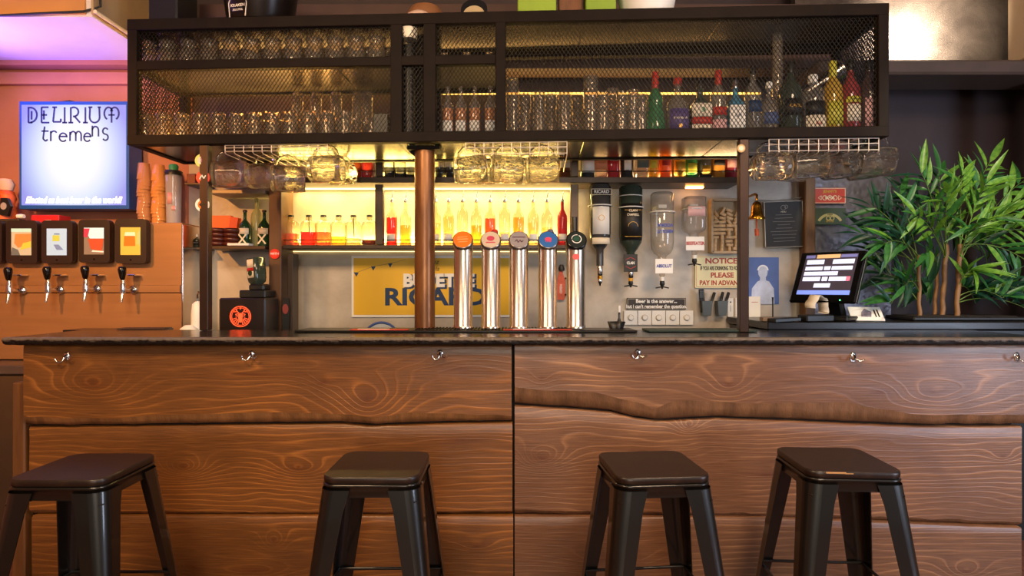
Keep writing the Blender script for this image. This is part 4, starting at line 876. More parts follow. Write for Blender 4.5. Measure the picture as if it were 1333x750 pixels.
# wall posters and signs
def slab(name, label, cat, x0, y0, x1, y1, D, th, mat, part, group=None):
    t = thing(name, label, cat, (X((x0 + x1) / 2, D), D, Z((y0 + y1) / 2, D)), 0, group); w = (x1 - x0) * D / F; h = (y1 - y0) * D / F
    MB().box((0, th / 2, 0), (w, th, h), bev=min(.001, th / 3)).build(part, mat, t); return t, w, h
PD = WY - .012
t, w, h = slab('poster', 'yellow poster with a pale border and large dark blue lettering behind the taps', 'poster', 457.5, 333, 666, 413, PD, .006, paper, 'paper_sheet')
MB().box((0, -.0006, 0), (w - .03, .002, h - .03)).build('yellow_field', pm('poster_yellow', '#e9b81c', .45, 0, .02), t)
s = PD / F
text('RICARD', t, ((566.5 - 561.75) * s, -.003, (373 - 387.5) * s), 21.5 * s, navy, bold=.045, sx=1.22)
text('BUVETTE', t, ((571 - 561.75) * s, -.0032, (373 - 366) * s), 16 * s, paper, bold=.07, sx=1.0, ext=.0012); text('BUVETTE', t, ((573 - 561.75) * s, -.0026, (373 - 367.5) * s), 16 * s, navy, bold=.12, sx=1.0)
text('Chez', t, ((562 - 561.75) * s, -.003, (373 - 341) * s), 6 * s, label_black, shear=.3); text('la', t, ((569 - 561.75) * s, -.003, (373 - 350) * s), 6 * s, label_black, shear=.3)
m = MB()
for px, py in ((464, 357), (486, 349), (508, 345), (640, 343)): m.prism([((px - 561.75 - 3) * s, (373 - py + 2) * s), ((px - 561.75 + 3) * s, (373 - py + 2) * s), ((px - 561.75) * s, (373 - py - 3.5) * s)], -.0035, -.001)
m.line([((460 - 561.75) * s, (373 - 354) * s), ((464 - 561.75) * s, (373 - 355) * s), ((486 - 561.75) * s, (373 - 347) * s), ((508 - 561.75) * s, (373 - 343) * s), ((528 - 561.75) * s, (373 - 338) * s)], .0015, -.003, -.001); m.build('bunting', navy, t)
wood_pale = pm('pale_wood', '#b59a78', .55, 0, .15, 6, .1, stretch=(1, 1, 6))
t, w, h = slab('cork_box', 'shallow wooden display box filled with wine corks on the wall', 'display box', 925, 261, 962, 329, WY - .05, .05, pm('box_back', '#9c8566', .7), 'back_board')
for d_ in ((0, h / 2, w, .014), (0, -h / 2, w, .014), (-w / 2, 0, .014, h), (w / 2, 0, .014, h)): MB().box((d_[0], -.012, d_[1]), (d_[2] + .002, .05, d_[3] + .002), bev=.001).build('frame_side', wood_pale, t)
random.seed(4); corkm = MB().lathe([(.0105, -.021), (.0105, .021)], 10).mesh('cork', pm('cork', '#c7a67c', .8, 0, .2, 60, .3, 120))
for r_ in range(11):
    for c_ in range(4):
        if r_ == 10 and c_ in (0, 3): continue
        k = bpy.data.objects.new('cork', corkm); COL.objects.link(k); k.parent = t; vert = r_ < 7
        k.location = (-w * .36 + c_ * w * .24 + random.uniform(-.004, .004), -.014 - random.random() * .008, -h * .43 + r_ * h * .073)
        k.rotation_euler = (0, R(random.choice((88, 92, 0, 5)) if vert else random.uniform(20, 160)), R(random.uniform(-8, 8)))
t, w, h = slab('notice_sign', 'cream metal notice sign with red lettering partly behind the right post', 'sign', 905, 333, 975, 375, WY - .02, .006, pm('sign_cream', '#e3dcae', .45, 0, .04), 'sign_plate')
s = (WY - .02) / F; red_t = pm('print_red', '#a8342a', .5)
MB().line([(-w / 2 + .008, -h / 2 + .008), (w / 2 - .008, -h / 2 + .008), (w / 2 - .008, h / 2 - .008), (-w / 2 + .008, h / 2 - .008), (-w / 2 + .008, -h / 2 + .008)], .0018, -.001, 0).build('border', red_t, t)
for tx, py, hh, sx_, c_ in (('NOTICE.', 340, 7, 1.15, red_t), ('IF YOU ARE DRINKING TO FORGET', 349.5, 5, .5, label_black), ('PLEASE', 358.5, 6.5, 1.05, red_t), ('PAY IN ADVANCE', 368.5, 6, .86, red_t)): text(tx, t, (.0, -.001, (354 - py) * s), hh * s, c_, bold=.04, sx=sx_)
t, w, h = slab('joke_sign', 'small dark sign with two lines of white lettering above the white switches', 'sign', 816, 388, 893, 403, WY - .02, .006, pm('sign_brown', '#2c221f', .5), 'sign_plate')
text('Beer is the answer...', t, (0, -.001, 3.2 * s), 4.6 * s, paper, bold=.05); text("but i can't remember the question.", t, (0, -.001, -3.6 * s), 4.6 * s, paper, bold=.04, sx=.86)
MB().line([(-w / 2 + .006, -h / 2 + .006), (w / 2 - .006, -h / 2 + .006), (w / 2 - .006, h / 2 - .006), (-w / 2 + .006, h / 2 - .006), (-w / 2 + .006, -h / 2 + .006)], .0015, -.0008, 0).build('border', cream, t)
for i, lb in enumerate(('leftmost', 'second', 'middle', 'fourth', 'rightmost')):
    px = 821 + 18.2 * i; t, w, h = slab('light_switch', lb + ' of the five white dimmer switches under the small dark sign', 'switch', px - 8.7, 404.5, px + 8.7, 423, WY - .022, .014, white_paint, 'switch_plate', 'white dimmer switches')
    MB().lathe([(.017, 0), (.0165, .012), (.013, .015)], 22, M=Matrix.Rotation(PI / 2, 4, 'X')).build('knob', white_paint, t); MB().ring((0, 0), .020, .002, -.002, .0, 24).build('knob_ring', pm('ring_grey', '#8d8780', .4), t)
grey_p = pm('cup_grey', '#59646b', .5, 0, .05)
for px, lb in ((919, 'grey wall cup holding a black remote and pens'), (939, 'grey wall cup holding black markers')):
    D = WY - .05; t = thing('wall_cup', lb, 'cup', (X(px, D), D, Z(411, D)), 0, 'grey wall cups')
    MB().lathe([(.030, 0), (.032, .004), (.042, .085), (.039, .085), (.03, .008)], 4, 0, M=Matrix.Rotation(PI / 4, 4, 'Z') @ Matrix.Scale(1.1, 4), smooth=False).build('cup_body', grey_p, t)
o = thing('remote_control', 'black calculator-like remote standing in the left grey wall cup', 'remote', (X(914, WY - .05), WY - .05, Z(405, WY - .05)))
MB().box((0, 0, .065), (.032, .014, .15), Matrix.Rotation(-.08, 4, 'Y'), bev=.003).build('remote_body', black_plastic, o)
for i in range(4):
    for j in range(3): MB().box((-.014 + j * .009, -.008, .09 + i * .012), (.006, .003, .008)).build('button', grey_p, o)
for px, a, lb, gp in ((924, .3, 'black pen leaning right in the left grey wall cup', ''), (937, .22, 'first black marker in the right grey wall cup', ''), (943, .28, 'second black marker in the right grey wall cup', '')):
    t = thing('marker_pen', lb, 'pen', (X(px - 2, WY - .05), WY - .055, Z(406, WY - .05)), 0, 'pens in the grey wall cups', (0, a, 0)); MB().lathe([(.008, 0), (.009, .10), (.006, .12)], 12).build('barrel', black_plastic, t); MB().lathe([(.0095, .085), (.0095, .125), (.007, .13)], 12).build('cap', black_rubber, t)
for px, w_, lb in ((951, 7, 'white tag strip right of the grey wall cups'), (960, 5, 'narrow white tag half behind the right post')):
    t, w, h = slab('wall_tag', lb, 'tag', px - w_ / 2, 388, px + w_ / 2, 415, WY - .015, .010, paper, 'tag_card', 'white tags on the wall'); MB().line([(0, .02), (0, -.02)], .002, -.001, 0).disc((0, .04), .005, -.001, 0, 12).build('print', label_black, t)
t, w, h = slab('blue_poster', 'blue poster of a pale helmeted figure right of the right post', 'poster', 972, 335, 1014, 396, WY - .012, .004, pm('poster_blue', '#4d68ad', .5, 0, .25, 4), 'paper_sheet')
m = MB(); s = WY / F
m.disc((.00, .055), .030, -.001, 0, rz=.042).prism([(-.075, -.15), (-.07, -.05), (-.035, -.005), (.0, .01), (.04, -.005), (.07, -.05), (.075, -.15)], -.001, 0).prism([(-.02, .0), (.02, .0), (.018, .03), (-.018, .03)], -.0014, 0).build('figure', pm('figure_pale', '#b7c3e0', .5, 0, .3, 9), t)
MB().ring((.0, .066), .036, .010, -.002, 0, 20, 0, PI).build('helmet', pm('helmet_white', '#dfe6f4', .5), t)
t, w, h = slab('price_card', 'small white card stuck over the lower left of the blue poster', 'card', 975, 386, 990, 413, WY - .03, .004, paper, 'card'); MB().line([(-.02, .03), (.02, .03)], .003, -.001, 0).build('print', label_red, t)
# red bottle shaped opener plaque on the wall
o = thing('wall_opener', 'small orange-red bottle-shaped opener on the wall between the last two taps', 'opener', (X(731, WY - .03), WY - .03, Z(368, WY - .03)))
MB().prism([(-.026, -.11), (.018, -.11), (.024, -.09), (.024, .02), (.008, .06), (.006, .075), (-.014, .075), (-.016, .06), (-.028, .02), (-.030, -.09)], 0, .02).build('plaque', pm('opener_orange', '#c8583a', .4, 0, .2, 30), o)
MB().tube([(.022, -.01, .03), (.044, -.01, .02), (.048, -.01, -.03), (.040, -.01, -.07), (.022, -.01, -.08)], .006).build('handle', black_steel, o); MB().lathe([(.018, .075), (.02, .09), (.012, .115)], 14).build('cap', black_plastic, o)
text('OPEN', o, (-.003, -.001, -.04), .016, paper, rot=(PI / 2, -PI / 2, 0), bold=.02)

# inverted bottles on wall optics
def optic(px, ty, w, bh, neck_y, kind, gm, label, labs, sq=0, card=None, cm=label_black, drink=None, gp='inverted bottles on the wall optics'):
    D = 3.68; s = D / F; H = (neck_y - ty) * s; r = w / 2 * s
    t = bottle('optic_bottle', label, (X(px, D), D, Z(ty, D)), H, r, kind, gm, None, .1, drink, .5, labs, gp, sq, (0, PI, 0))
    MB().box((0, .07, H * .18), (.05, .16, .02)).build('bracket_arm', white_paint, t)
    MB().ring((0, 0), r + .010, .006, 0, .012, 24).mesh('x', white_paint)
    m = MB(); m.tube([((r + .006) * math.cos(2 * PI * k / 24), (r + .006) * math.sin(2 * PI * k / 24), H * .26) for k in range(24)], .004, 6, True); m.build('holding_ring', white_paint, t)
    return t, H, r, s
def dispenser(px, y0, y1, label, mats, base=True):
    D = 3.68; s = D / F; L = (y1 - y0) * s; t = thing('optic_measure', label, 'dispenser', (X(px, D), D, Z(y0, D) - .001), 0, 'optic measures under the inverted bottles')
    MB().lathe([(.014, 0), (.017, -.01), (.017, -L * .45), (.012, -L * .5)][::-1], 18).build('measure_body', mats[0], t)
    MB().lathe([(.015, -L * .5), (.014, -L * .66)][::-1], 16).build('collar', mats[1], t)
    MB().lathe([(.013, -L * .66), (.016, -L * .8), (.008, -L * .9), (.005, -L)][::-1], 14).build('nozzle', mats[2], t)
    if base: MB().tube([(-.040, 0, -L + .006), (0, -.006, -L + .014), (.040, 0, -L + .006)], .004).build('push_bar', mats[2], t)
    return t
dark_b = tr('near_black_bottle', '#15100e', .9)
t, H, r, s = optic(781, 241, 28, 90, 346, 'optic', dark_b, 'large black inverted bottle with a white label, leftmost on the wall', ((.28, .62, paper, .85), (.66, .74, cream, .9), (.06, .15, label_black, 1.1)))
text('RICARD', t, (0, -r - .004, H * .105), .019, paper, rot=(PI / 2, PI, 0), bold=.03, sx=.95); MB(Matrix.Translation((0, -r - .003, H * .105))).line([(-r * .92, -.017), (r * .92, -.017), (r * .92, .017), (-r * .92, .017), (-r * .92, -.017)], .003, 0, .001).build('label_border', cream, t)
MB(Matrix.Translation((0, -r - .003, H * .42))).ring((0, 0), .018, .003, 0, .001, 20).build('seal', label_gold, t)
dispenser(781, 346, 372, 'gold and chrome measure under the leftmost inverted bottle', (steel, brass, chrome), False)
t, H, r, s = optic(821, 243, 30, 90, 350, 'optic', dkgreen_g, 'large green-black inverted bottle with gold and cream lettering', ((.22, .66, label_black, 1.0),))
text('CLAN', t, (0, -r - .004, H * .27 + .02), .014, cream, rot=(PI / 2, PI, 0), bold=.02); text('CAMPBELL', t, (0, -r - .004, H * .36), .014, cream, rot=(PI / 2, PI, 0), bold=.02, sx=.78)
m = MB(Matrix.Translation((0, -r - .004, H * .5))); MB(m.M).line([(-.05, -.1), (.05, -.1)], .002, 0, .001).build('label_line', label_gold, t); MB(m.M).line([(-.05, .06), (.05, .06)], .002, 0, .001).build('label_line', label_gold, t); m.ring((0, 0), .030, .002, 0, .001, 24, PI, 2 * PI).build('label_arch', label_gold, t)
MB().tube([((r + .001) * math.cos(2 * PI * k / 24), (r + .001) * math.sin(2 * PI * k / 24), H * .12) for k in range(24)], .003, 6, True).build('white_band', white_paint, t)
dispenser(821, 350, 374, 'black and yellow measure under the second inverted bottle', (steel, pm('amber_plastic', '#d59a1c', .4), black_plastic))
def card(px0, y0, px1, y1, lb, mat, tx, tm, hh, D=3.645):
    t, w, h = slab('brand_card', lb, 'card', px0, y0, px1, y1, D, .004, mat, 'card', 'cards clipped to the wall optics'); text(tx, t, (0, -.001, 0), hh * D / F, tm, bold=.05, sx=.8); return t
t = card(812, 331, 830, 354, 'black square card under the second inverted bottle', label_black, 'CLAN', paper, 3.4); MB().line([(-.03, .02), (.0, .035), (.03, .02)], .003, -.001, 0).build('emblem', label_red, t); MB().line([(-.03, -.02), (0, -.035), (.03, -.02)], .003, -.001, 0).build('emblem', label_red, t)
t, H, r, s = optic(862, 251, 30, 80, 350, 'dome', thin('clear_inverted', '#eceae6', .55, .7, .14), 'clear inverted bottle with upside-down blue lettering', ())
blue_t = pm('print_blue', '#1f3a9c', .5)
text('ABSOLUT', t, (0, -r - .003, H * .52), .019, blue_t, rot=(PI / 2, 0, 0), bold=.05, sx=.85); text('VODKA', t, (0, -r - .003, H * .44), .019, blue_t, rot=(PI / 2, 0, 0), bold=.05)
dispenser(862, 345, 376, 'clear and black measure under the clear inverted bottle', (clear, white_paint, black_plastic)); card(853, 337, 876, 356, 'white card with blue lettering under the clear inverted bottle', paper, 'ABSOLUT', blue_t, 4)
t, H, r, s = optic(903, 257, 27, 60, 318, 'tall', thin('clear_inverted2', '#e6e2dd', .6, .7, .18), 'square clear inverted bottle, rightmost on the wall', ((.22, .42, pm('label_rose', '#d7a9a6', .5), .7),), 6)
dispenser(904, 318, 346, 'grey measure with a black push bar under the rightmost inverted bottle', (clear, white_paint, black_plastic)); card(893, 308, 917, 326, 'white card with red lettering under the square clear bottle', paper, 'BEEFEATER', label_red, 4.2)
# brass bell and framed chalk menu
o = thing('brass_bell', 'polished brass ship\'s bell hanging right of the right post', 'bell', (X(985, 3.55), 3.55, Z(252, 3.55)))
MB().tube([(0, .28, .0), (0, .02, .0), (0, 0, -.01), (0, 0, -.04)], .008).build('bracket', brass, o)
MB().lathe([(.046, -.155), (.048, -.145), (.034, -.125), (.028, -.075), (.022, -.055), (.006, -.045)], 32).build('bell_body', brass, o); MB().tube([(0, 0, -.10), (0, 0, -.21)], .004).tube([(0, 0, -.21), (.003, 0, -.25)], .012, 10).build('clapper_cord', pm('cord_orange', '#b5502a', .6), o)
o = thing('chalk_menu', 'black chalkboard menu in a wire frame right of the bell', 'menu board', (X(1020, WY - .05), WY - .05, Z(292, WY - .05)), 0, None, (0, R(-2), 0))
MB().box((0, 0, 0), (.24, .008, .285)).build('board', pm('chalk_black', '#2b2726', .6, 0, .2, 9), o); fw = pm('frame_wire', '#a39a8e', .35, .5)
for a, b in (((-.122, -.145), (.122, -.145)), ((.122, -.145), (.122, .145)), ((.122, .145), (-.122, .145)), ((-.122, .145), (-.122, -.145))): MB().tube([(a[0], -.006, a[1]), (b[0], -.006, b[1])], .004).build('frame_wire', fw, o)
MB().tube([(-.13, .0, .10), (-.16, .0, .16), (-.02, .02, .15)], .0025).tube([(.13, 0, .12), (.135, .01, .17), (-.02, .02, .15)], .0025).build('hanging_wire', fw, o)
m = MB(); m.ring((0, .105), .017, .003, -.0055, -.004, 20); m.ring((.018, .110), .012, .003, -.0055, -.004, 16)
random.seed(3)
for i in range(9): z_ = .06 - i * .021; l = random.uniform(.04, .085); m.line([(-l, z_), (l, z_ + random.uniform(-.002, .002))], .002, -.0052, -.004)
m.build('chalk_writing', pm('chalk', '#9d9892', .8), o)
text('MENU', o, (0, -.005, .078), .009, cream)
for y0, y1, mt, fr, lb, tx in ((244.5, 265, pm('tin_red', '#bf4438', .4, .1, .12), label_gold, 'red tin sign with pale lettering on the embossed wall panel', ''), (271, 292.5, pm('tin_green', '#3c4a3a', .45, .1, .15), label_gold, 'dark green tin sign with a gold ribbon under the red tin sign', 'GREEN')):
    t, w, h = slab('tin_sign', lb, 'sign', 1059.5, y0, 1101, y1, WY - .022, .006, mt, 'plate', 'tin signs on the embossed panel')
    if lb.startswith('red'):
        MB().line([(-w / 2 + .004, -h / 2 + .004), (w / 2 - .004, -h / 2 + .004), (w / 2 - .004, h / 2 - .004), (-w / 2 + .004, h / 2 - .004), (-w / 2 + .004, -h / 2 + .004)], .003, -.001, 0).build('border', cream, t); text("JENNY'S", t, (0, -.001, .026), .017, label_gold, bold=.04)
        m = MB()
        for k in (-1, 0, 1): m.ring((k * .033, -.014), .016, .004, -.001, 0, 16)
        m.line([(-.075, -.014), (-.055, .0), (-.055, -.028), (-.075, -.014)], .003, -.001, 0).line([(.075, -.014), (.055, .0), (.055, -.028), (.075, -.014)], .003, -.001, 0).build('medals', cream, t); text('BAR', t, (0, -.0012, -.014), .014, cream, bold=.03, sx=1.7)
    else:
        m = MB(); m.ring((0, -.07), .09, .016, -.001, 0, 24, R(30), R(150)).ring((-.01, -.012), .015, .006, -.001, 0, 16).ring((.015, -.012), .015, .006, -.0012, 0, 16).build('ribbon', pm('ribbon_gold', '#b9ab74', .5), t); text('OPEN', t, (0, -.002, .012), .009, label_black); text('OTTO', t, (0, -.001, -.032), .012, label_gold, bold=.03)

# ------------------------------------------------------------------ beer towers and things on the worktop
TD = 3.11
def grey_badge(t, M, kind):
    if kind == 'orange': MB(M).line([(-.026, .012), (.024, .016)], .005, -.002, .0).line([(-.028, 0), (.028, .002)], .007, -.002, 0).line([(-.022, -.016), (.024, -.013)], .005, -.002, 0).build('badge_print', pm('print_amber', '#f0a060', .4), t)
    if kind == 'cream': MB(M).disc((0, .006), .020, -.002, 0, 16, .015).line([(-.024, -.018), (.024, -.018)], .006, -.002, 0).build('badge_print', pm('print_pink', '#c2405a', .4), t)
    if kind == 'grey': MB(M).line([(-.034, .014), (.034, .014)], .005, -.002, 0).line([(-.02, -.012), (-.01, -.002), (-.004, -.018), (.006, -.004), (.012, -.016), (.022, -.006)], .004, -.002, 0).build('badge_print', pm('print_plum', '#5a3a48', .4), t)
    if kind == 'blue':
        m = MB(M); m.disc((0, .002), .018, -.002, 0, 16, .011)
        for x_ in (-.012, -.004, .006, .013): m.line([(x_, -.004), (x_, -.016)], .004, -.002, 0)
        m.build('badge_print', pm('print_rose', '#e04a6a', .4), t)
    if kind == 'black': MB(M).ring((0, .003), .026, .004, -.002, 0, 20, R(200), R(420)).ring((0, .003), .026, .003, -.002, 0, 20, R(75), R(180)).build('badge_ring', paper, t); MB(M).disc((0, .003), .016, -.0015, 0, 16).build('badge_print', pm('print_bottle_green', '#1d4a3a', .4), t)
for px, kind, c, lb, knob in ((603, 'orange', '#e8761e', 'first chrome beer tower, with an orange badge', None), (639, 'cream', '#cdb8a0', 'second chrome beer tower, with a cream and red badge', label_red), (675.5, 'grey', '#948c8c', 'third chrome beer tower, with a silver-grey badge', pm('knob_olive', '#a8a234', .5)),
                        (713, 'blue', '#2f66a8', 'fourth chrome beer tower, with a blue badge', pm('knob_slate', '#5a5a70', .4)), (749.5, 'black', '#16201d', 'fifth chrome beer tower, with a black and green ringed badge', black_plastic)):
    t = thing('beer_tower', lb, 'beer tap', (X(px, TD), TD, TOPZ + .0175), 0, 'chrome beer towers on the worktop')
    H = Z(316, TD) - TOPZ - .018; r = .0485
    MB().lathe([(r + .003, 0), (r + .003, .012), (r, .016), (r, H - .03)], 40).build('tower_column', tower_steel, t)
    Mh = Matrix.Translation((0, -.012, H)) @ Matrix.Rotation(R(-28), 4, 'X')
    m = MB(Mh @ Matrix.Rotation(PI / 2, 4, 'X')); m.lathe([(.049, -.075), (.052, -.02), (.054, .018), (.053, .026), (.047, .028)], 40); m.build('tower_head', pm('head_steel', '#8a817b', .25, .9) if kind != 'black' else black_gloss, t)
    MB(Mh).disc((0, 0), .0475, -.0305, -.027, 36).build('badge', pm('badge_' + kind, c, .3, 0, .08, coat=.5), t); grey_badge(t, Mh @ Matrix.Translation((0, -.030, 0)), kind)
    if knob:
        if kind == 'black': MB().tube([(.0, .05, H), (.0, .07, H + .14)], [.012, .016], 12).build('tap_handle', knob, t)
        else: MB().tube([(.012, .04, H), (.016, .06, H + .045)], .008).lathe([(.0005, -.02), (.016, -.015), (.020, 0), (.016, .015), (.0005, .02)], 20, M=Matrix.Translation((.018 if kind != 'grey' else -.004, .062, H + .058 if kind != 'grey' else H + .045))).build('tap_handle', knob, t)
    MB().tube([(0, .04, H - .06), (0, .12, H - .07), (0, .13, H - .12)], .009).build('spout', chrome, t)
    if kind == 'black': MB().disc((-.004, H - .075), .018, -r - .003, -r + .002, 20, .016).build('red_magnet', pm('magnet_red', '#e2403a', .35), t)
o = thing('drip_tray', 'long dark metal drip tray with red and white mats under the beer towers', 'tray', (0, 3.0, TOPZ + .001))
x0, x1 = X(383, 3.0), X(830, 3.0)
MB().box(((x0 + x1) / 2, .11, .005), (x1 - x0, .22, .010), bev=.003).build('tray_base', pm('tray_dark', '#24201c', .35, .6), o)
for a, b in ((X(455, 3.0), X(530, 3.0)), (X(655, 3.0), X(745, 3.0))):
    MB().box(((a + b) / 2, .035, .0125), (b - a, .06, .004)).build('bar_mat', pm('mat_red', '#b5301f', .6), o); MB().box(((a + b) / 2 - .03, .03, .0155), ((b - a) * .55, .012, .002)).build('mat_print', paper, o)
nS = 46; gm = MB()
for i in range(nS): gm.box((X(540, 3.0) + i * .0175, .12, .0125), (.006, .18, .004))
g_ = gm.build('grille_slats', black_steel, o); g_['kind'] = 'stuff'
tag(MB().box((0, 0, .006), (X(985, 3.0) - X(842, 3.0), .16, .010), bev=.003).build('rubber_mat', pm('mat_green', '#2c3a33', .5, 0, .1)), 'long dark green rubber bar mat left of the right post', 'mat').location = (X(912, 3.06), 3.10, TOPZ + .001)
o = thing('garnish_caddy', 'low black lobed caddy on the worktop right of the last beer tower', 'caddy', (X(801, 3.19), 3.165, TOPZ + .001))
MB().lathe([(.030, 0), (.044, .045), (.040, .045), (.02, .006)], 40, 0, lambda w, z, j: 1 + .14 * math.cos(5 * w)).build('caddy_body', black_plastic, o)
o = bottle('ink_bottle', 'small dark bottle with white top behind the black caddy', (X(806, 3.40), 3.40, TOPZ - .22), .34, .020, 'std', tr('near_black_bottle', '#15100e', .9), white_paint, .1)
o = thing('round_tray', 'blue-rimmed round tray leaning behind the worktop left of the iron column', 'tray', (X(496, 3.45), 3.46, .931))
MB().tube([(.11 * math.cos(2 * PI * k / 40), .0, .125 + .125 * math.sin(2 * PI * k / 40)) for k in range(40)], .007, 8, True).build('tray_rim', pm('rim_blue', '#2a4a8f', .4), o); MB(Matrix.Translation((0, 0, .125))).disc((0, 0), .104, .0, .004, 36, .118).build('tray_plate', pm('plate_pale', '#aeb3b8', .4), o)
o = tag(MB().box((0, 0, .004), (.24, .09, .006), Matrix.Rotation(.12, 4, 'Z')).build('leather_folder', pm('folder_brown', '#3a2622', .5)), 'thin dark folder lying on the violet-lit left end of the worktop', 'folder'); o.location = (X(190, 3.27), 3.26, TOPZ + .001)
MB().box((X(150, 3.29) + .03, 3.28 - 2.69, -.012), (.50, .16, .024)).build('top_sheet', tk.m, top)

# badges stuck on posts
def badge(px, py, D, r, c1, c2, lb):
    t = thing('round_badge', lb, 'badge', (X(px, D), D, Z(py, D)), 0); MB().disc((0, 0), r, 0, .008, 28).build('badge_disc', c1, t); MB().disc((0, 0), r * .62, -.001, .001, 24).build('badge_centre', c2, t); return t
pd = 3.14
t = badge(262, 209, pd, .034, pm('badge_lime', '#c3cf6a', .4), pm('badge_pinkish', '#e8c9c0', .4), 'lime-rimmed round badge, topmost on the left post'); text('3', t, (0, -.002, 0), .02, pm('print_mauve', '#a86a90', .5))
t = badge(264, 231, pd, .036, pm('badge_red', '#d8281c', .35), pm('badge_red2', '#e0402e', .35), 'bright red round badge, second on the left post'); MB().line([(-.016, -.01), (-.004, .012), (.006, -.006), (.016, .010)], .005, -.003, 0).build('print', paper, t)
t = badge(263, 266.5, pd, .036, paper, pm('badge_orange', '#e88a2c', .4), 'white round badge with an orange blotch, lowest on the left post'); MB().disc((-.006, .0), .008, -.003, 0, 10).disc((.012, .004), .006, -.003, 0, 10).build('print', label_black, t)
t = badge(357.5, 330.5, SF - .009, .030, pm('badge_red', '#d8281c', .35), pm('badge_red2', '#e0402e', .35), 'small red round badge on the tall brown upright'); text('WITH', t, (0, -.002, 0), .014, paper)
badge(965, 193, 2.985, .020, pm('badge_straw', '#c9a468', .4), cream, 'straw-coloured round badge at the top of the right post')

# ------------------------------------------------------------------ left wall: light box, tap wall, tablets, cups
t, w, h = slab('light_box', 'glowing blue-framed beer light box on the left wall', 'light box', 25, 132, 168, 272, 3.70, .13, pm('box_blue', '#1f55a8', .35, 0, .05), 'box_frame'); s = 3.70 / F
k = N('lightbox_face'); v = k.pos(); ln = k.n('ShaderNodeVectorMath', operation='LENGTH'); sc_ = k.n('ShaderNodeVectorMath', operation='MULTIPLY'); k.l(v, sc_.inputs[0]); sc_.inputs[1].default_value = (1.0, 0, .8); k.l(sc_.outputs[0], ln.inputs[0])
cr = k.ramp(ln.outputs['Value'], [(.12, '#fbfcff'), (.22, '#d6e6fc'), (.30, '#a9bdf6'), (.36, '#8a94ee')]); k.set('Base Color', (.05, .05, .06, 1)); k.l(cr, k.b.inputs['Emission Color']); k.set('Emission Strength', 1.0)
MB().box((0, -.002, 0), (w - .035, .004, h - .045)).build('lit_panel', k.m, t)
navy_l = pm('sign_navy', '#1c2c6c', .5); U = lambda px, py: ((px - 96.5) * s, (202 - py) * s)
def strokes(name, mt, segs, wd, parent, yy=-.0065):
    m = MB()
    for sg in segs: m.line([U(*p) for p in sg], wd * s, yy, yy + .002)
    return m.build(name, mt, parent)
# DELIRIUM, uncial style letters drawn as strokes
segs = []
def L(x, *pts):
    for p in pts: segs.append([(x + a, 160 - b) for a, b in p])
arc = lambda cx, cy, rx, ry, a0, a1, n=10: [(cx + rx * math.cos(R(a0 + (a1 - a0) * i / n)), cy + ry * math.sin(R(a0 + (a1 - a0) * i / n))) for i in range(n + 1)]
L(38, [(0, 19), (0, 0), (5, 0)], arc(3, 10, 8, 9.5, 90, -90), [(-1, 19.5), (4, 19.5)], [(4, 15), (4, 4)])
L(54, [(1, 0), (1, 20), (10, 20)], [(1, 10), (8, 10)], [(1, 0), (11, 0)], [(4, 16), (4, 4)])
L(69, [(3, 20), (1, 1), (11, 1)], [(0, 20), (6, 20)], [(11, 1), (11, 5)])
L(85, [(0, 20), (0, 0)], [(-3, 0), (3, 0)])
L(93, [(0, 0), (0, 20)], arc(4, 14, 6, 6, 120, -100), [(5, 8), (12, 0)], [(-3, 0), (3, 0)])
L(112, [(0, 20), (0, 0)], [(-3, 0), (3, 0)])
L(118, [(0, 20)] + arc(6, 7, 6.5, 7, 180, 360) + [(12, 20)], [(-2, 20), (3, 20)], [(10, 20), (14, 20)])
L(137, arc(5, 12, 5.5, 8, 20, 250), arc(13, 12, 5.5, 8, 160, -70), [(9, 19), (9, 0)], [(5, 10), (13, 10)])
strokes('sign_title', navy_l, segs, 2.1, t); segs = []
def L(x, *pts):
    for p in pts: segs.append([(x + a, 184 - b) for a, b in p])
L(55, [(4, 19), (2, 3), (5, 0), (8, 2)], [(0, 13), (9, 13)])
L(67, [(0, 13), (0, 0)], arc(4, 9, 4, 4, 160, 30))
L(78, arc(5, 5, 5, 5.5, 0, 320), [(0, 6), (10, 6)])
L(92, [(0, 0), (0, 12)], arc(4, 8, 3.5, 4.5, 180, 0) + [(7.5, 0)], arc(11, 8, 3.5, 4.5, 180, 0) + [(14.5, 0)])
L(110, arc(4.5, 5, 4.5, 5.5, 0, 320), [(0, 6), (9, 6)])
L(121, [(0, 6), (0, 20)], arc(4, 14, 4, 5, 180, 0) + [(8, 6)])
L(133, arc(5, 13, 3.5, 4, 30, 270), arc(5, 5, 3.5, 4, 90, -150))
strokes('sign_subtitle', navy_l, segs, 1.9, t)
text('Elected as best beer in the world!', t, (0, -.006, (202 - 261) * s), 8.2 * s, em('caption_white', (1, 1, 1), 1.3), bold=.06, shear=.3, sx=.78)
MB().tube([(-.12, .02, h / 2), (-.05, .03, h / 2 + .012), (.0, .05, h / 2 + .004)], .005).build('cord', black_rubber, t)
